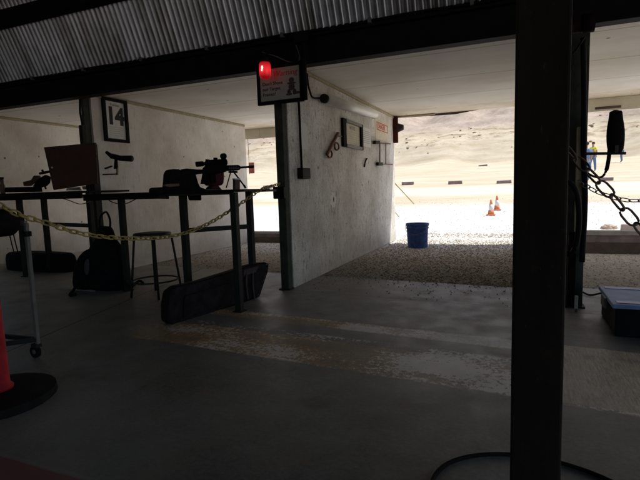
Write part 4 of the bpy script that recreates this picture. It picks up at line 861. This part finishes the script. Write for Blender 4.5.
# ------------------------------------------------------------------ chains and foreground
dl = thing('delineator_post', 'red plastic barrier post on a round black base at the left edge', 'barrier post', (-2.62, 1.63, 0)); DC = (-2.60, 1.60)
MB().lathe([(.27, 0), (.285, .012), (.28, .05), (.20, .066), (.06, .07)], (*DC, 0), 28).build('base', 'rubber', dl)
MB().lathe([(.075, 0), (.078, .015), (.062, .03), (.055, .5), (.05, 1.0), (.05, 1.04), (.03, 1.06)], (*DC, .068), 24).build('tube', 'red_plastic', dl, True)
MB().tube([(DC[0], DC[1]+.06*math.cos(a), 1.14+.05*math.sin(a)) for a in [i*math.pi/8 for i in range(9)]], .014).build('chain_loop', 'red_plastic', dl, True)
CX = [(-8, 203), (20, 215), (45, 222.5), (75, 232), (105, 237), (140, 238.5), (170, 236.5), (195, 229.5), (215, 220), (240, 204), (262, 189), (280, 184)]
cpts = []
for px_, py_ in CX:
    p = atX(px_, py_, -2.50); f_ = (p.y-1.6)/(4.5-1.6); p = atX(px_, py_, -2.58+.22*max(0, min(1, f_))); cpts.append(p)
cpts[0] = Vector((DC[0]+.02, DC[1]+.08, atX(-8, 203, -2.58).z))
chain('barrier_chain', cpts, .046, .0054, 'chain_yellow', 'yellow plastic chain drooping from the left edge to the dark post')
chain('steel_chain', [atY(566, 147, 1.66), atY(583, 166, 1.62), atY(610, 194, 1.58), atY(640, 229, 1.54), atY(680, 268, 1.5), atY(740, 300, 1.5)], .051, .0033, 'chain_steel', 'thick rusty chain slanting down to the right from the column')
chain('thin_chain', [atY(578, 181, 4.5), atY(593, 190, 4.4), atY(610, 196.5, 4.35), atY(625, 200, 4.3), atY(640, 200.5, 4.3), atY(680, 194, 4.3), atY(720, 184, 4.3)], .062, .0042, 'chain_grey', 'thin grey chain sagging behind the thick rusty chain')

# rolling cart at left
ca = thing('rolling_cart', 'pale tube framed rolling cart with a black caster at the left', 'cart', (-3.2, 2.1, 0)); q0 = atZ(33, 360); q0 = Vector((-3.03, 2.16, 0)); zt = atY(36, 223, q0.y).z
cdir = Vector((-.75, -.05, 0)); cper = Vector((-.40, -.42, 0))
cps = [q0, q0+cdir, q0+cper, q0+cdir+cper]
for i, p in enumerate(cps):
    MB().bar((p.x, p.y, .10), (p.x, p.y, zt if i < 2 else .3), .024, .024).build('upright', 'alu', ca)
    w_ = MB(); w_.cyl((p.x-.03, p.y-.012, .042), (p.x-.03, p.y+.012, .042), .042, seg=24); wo = w_.build('wheel', 'rubber', ca, True); MB().cyl((p.x-.03, p.y-.015, .042), (p.x-.03, p.y+.015, .042), .016, seg=16).build('hub', 'alu', wo, True)
    MB().box((p.x-.045, p.y-.022, .075), (p.x+.012, p.y+.022, .10), .004).build('caster_fork', 'dark_steel', ca)
MB().bar(Vector((q0.x, q0.y, zt)), Vector((q0.x, q0.y, zt))+cdir, .026, .03).build('top_rail', 'alu', ca)
for a_, b_ in ((0, 1), (0, 2), (1, 3), (2, 3)): MB().bar(cps[a_]+Vector((0, 0, .13)), cps[b_]+Vector((0, 0, .13)), .022, .03).build('bottom_rail', 'dark_steel', ca)
MB().box((q0.x-.02, q0.y-.025, zt-.09), (q0.x+.022, q0.y+.02, zt-.055), .004).build('clamp', 'black_plastic', ca)
hb = thing('hanging_bag', 'round black bag hanging on the cart at the left edge', 'bag', (-3.3, 2.2, .8)); Yh = 2.08
loft('pouch', [(-8, 6, 209, .03, Yh), (-12, 11, 213, .07, Yh), (-14, 14, 222, .09, Yh), (-12, 13, 230, .09, Yh), (-6, 8, 237, .05, Yh)], 'black_fabric', hb)
for dx in (0, 4): MB().tube([atY(9+dx, 232, Yh), atY(12+dx, 245, Yh), atY(15+dx, 256, Yh)], .004, 6).build('cord', 'cable', hb, True)

# ------------------------------------------------------------------ right side items
bx = thing('storage_box', 'black storage box with a pale blue lid on the floor at the right edge', 'box', (.95, 4.0, 0))
x0, y0, y1, zt = .625, 3.76, 4.38, .235
MB().box((x0+.01, y0+.01, 0), (x0+.90, y1-.01, zt-.03), .012).build('body', 'black_plastic', bx)
MB().box((x0-.012, y0-.012, zt-.03), (x0+.92, y1+.012, zt), .006).build('lid', 'lid', bx)
MB().box((x0+.02, y0+.03, zt), (x0+.9, y0+.10, zt+.004), .001).box((x0+.02, y1-.10, zt), (x0+.9, y1-.04, zt+.004), .001).build('lid_stripe', 'lid_blue', bx)
MB().box((x0-.03, y0+.22, zt-.09), (x0-.012, y0+.38, zt-.01), .004).build('latch', 'alu', bx)
tag(MB().tube(smoothpath([atZ(569, 293, .01), atZ(580, 291.5, .02), atZ(590, 295, .012), atZ(602, 293, .03)]), .009).build('floor_cable', 'cable', None, True), 'black cable on the floor between the post and the blue lidded box', 'cable')
wb = thing('cable_plug', 'pale plug and cuff at the foot of the grey green post', 'plug', atZ(577, 300)); MB().box(atZ(576, 312)+Vector((-.012, -.01, .03)), atZ(576, 312)+Vector((.012, .01, .14)), .003).build('cuff', 'white', wb); MB().box(atZ(576, 312)+Vector((-.01, -.01, .0)), atZ(576, 312)+Vector((.01, .01, .03)), .003).build('prong', 'alu', wb)
t = MB().box((.395, 4.50, .02), (.455, 4.555, .66), .004).build('red_board', 'maroon'); tag(t, 'narrow dark red board at the foot of the grey green post', 'board')
tag(MB().tube(smoothpath([atY(560, 186, 4.3), atY(570, 183, 4.3), atY(577, 196, 4.3), atY(579, 220, 4.3), atY(576, 245, 4.35), atY(570, 254, 4.4), atY(562, 250, 4.4)]), .022).build('hanging_hose', 'cable', None, True), 'thick black hose looped on the grey green post', 'hose')
# arm with black bag
YA = 4.5; t = thing('shelf_bracket', 'thin brown horizontal arm reaching right from the grey green post', 'bracket', atY(584, 153.5, YA)); MB().bar(atY(582, 153.8, YA), atY(626, 153.2, YA), .026, .022).build('arm', 'sill_low', t)
hb = thing('black_bag', 'tall black bag with a curved strap on the brown arm at the right', 'bag', atY(615, 140, YA)); Yq = YA-.06
loft('pouch', [(609.5, 621, 110.5, .05, Yq), (609.5, 622.5, 112, .06, Yq), (608.8, 622.5, 119, .06, Yq), (606.5, 624.8, 129, .08, Yq), (606.5, 624.5, 142, .08, Yq), (607.5, 623.5, 150, .07, Yq), (610, 620, 154.5, .04, Yq)], 'black_fabric', hb)
MB().box(atY(615, 153, Yq-.09), atY(618.5, 145, Yq-.08)).build('buckle', 'grey_fabric', hb)
MB().tube(smoothpath([atY(609.5, 150, Yq), atY(608.5, 160, Yq), atY(606, 171, Yq), atY(601.5, 177, Yq), atY(594, 176.5, Yq), atY(587, 173, Yq)]), [.016]*16+[.010]*25, 6).build('strap', 'black_fabric', hb, True)
a = atY(595, 111, 9.40); b = atY(621, 114, 9.40); tag(MB().box((a.x, 9.40, 2.275), (b.x, 9.415, 2.315), .002).build('header_label', 'sill_low'), 'dark strip on the pale header board over the right bay', 'strip')

# ------------------------------------------------------------------ render settings
scene.view_settings.view_transform = 'Standard'; scene.view_settings.look = 'None'; scene.view_settings.exposure = 0
scene.render.engine = 'CYCLES'; cy = scene.cycles; cy.max_bounces = 10; cy.diffuse_bounces = 8; cy.use_denoising = True
try: cy.denoiser = 'OPENIMAGEDENOISE'
except Exception: pass
cy.sample_clamp_indirect = 6; cy.use_adaptive_sampling = False
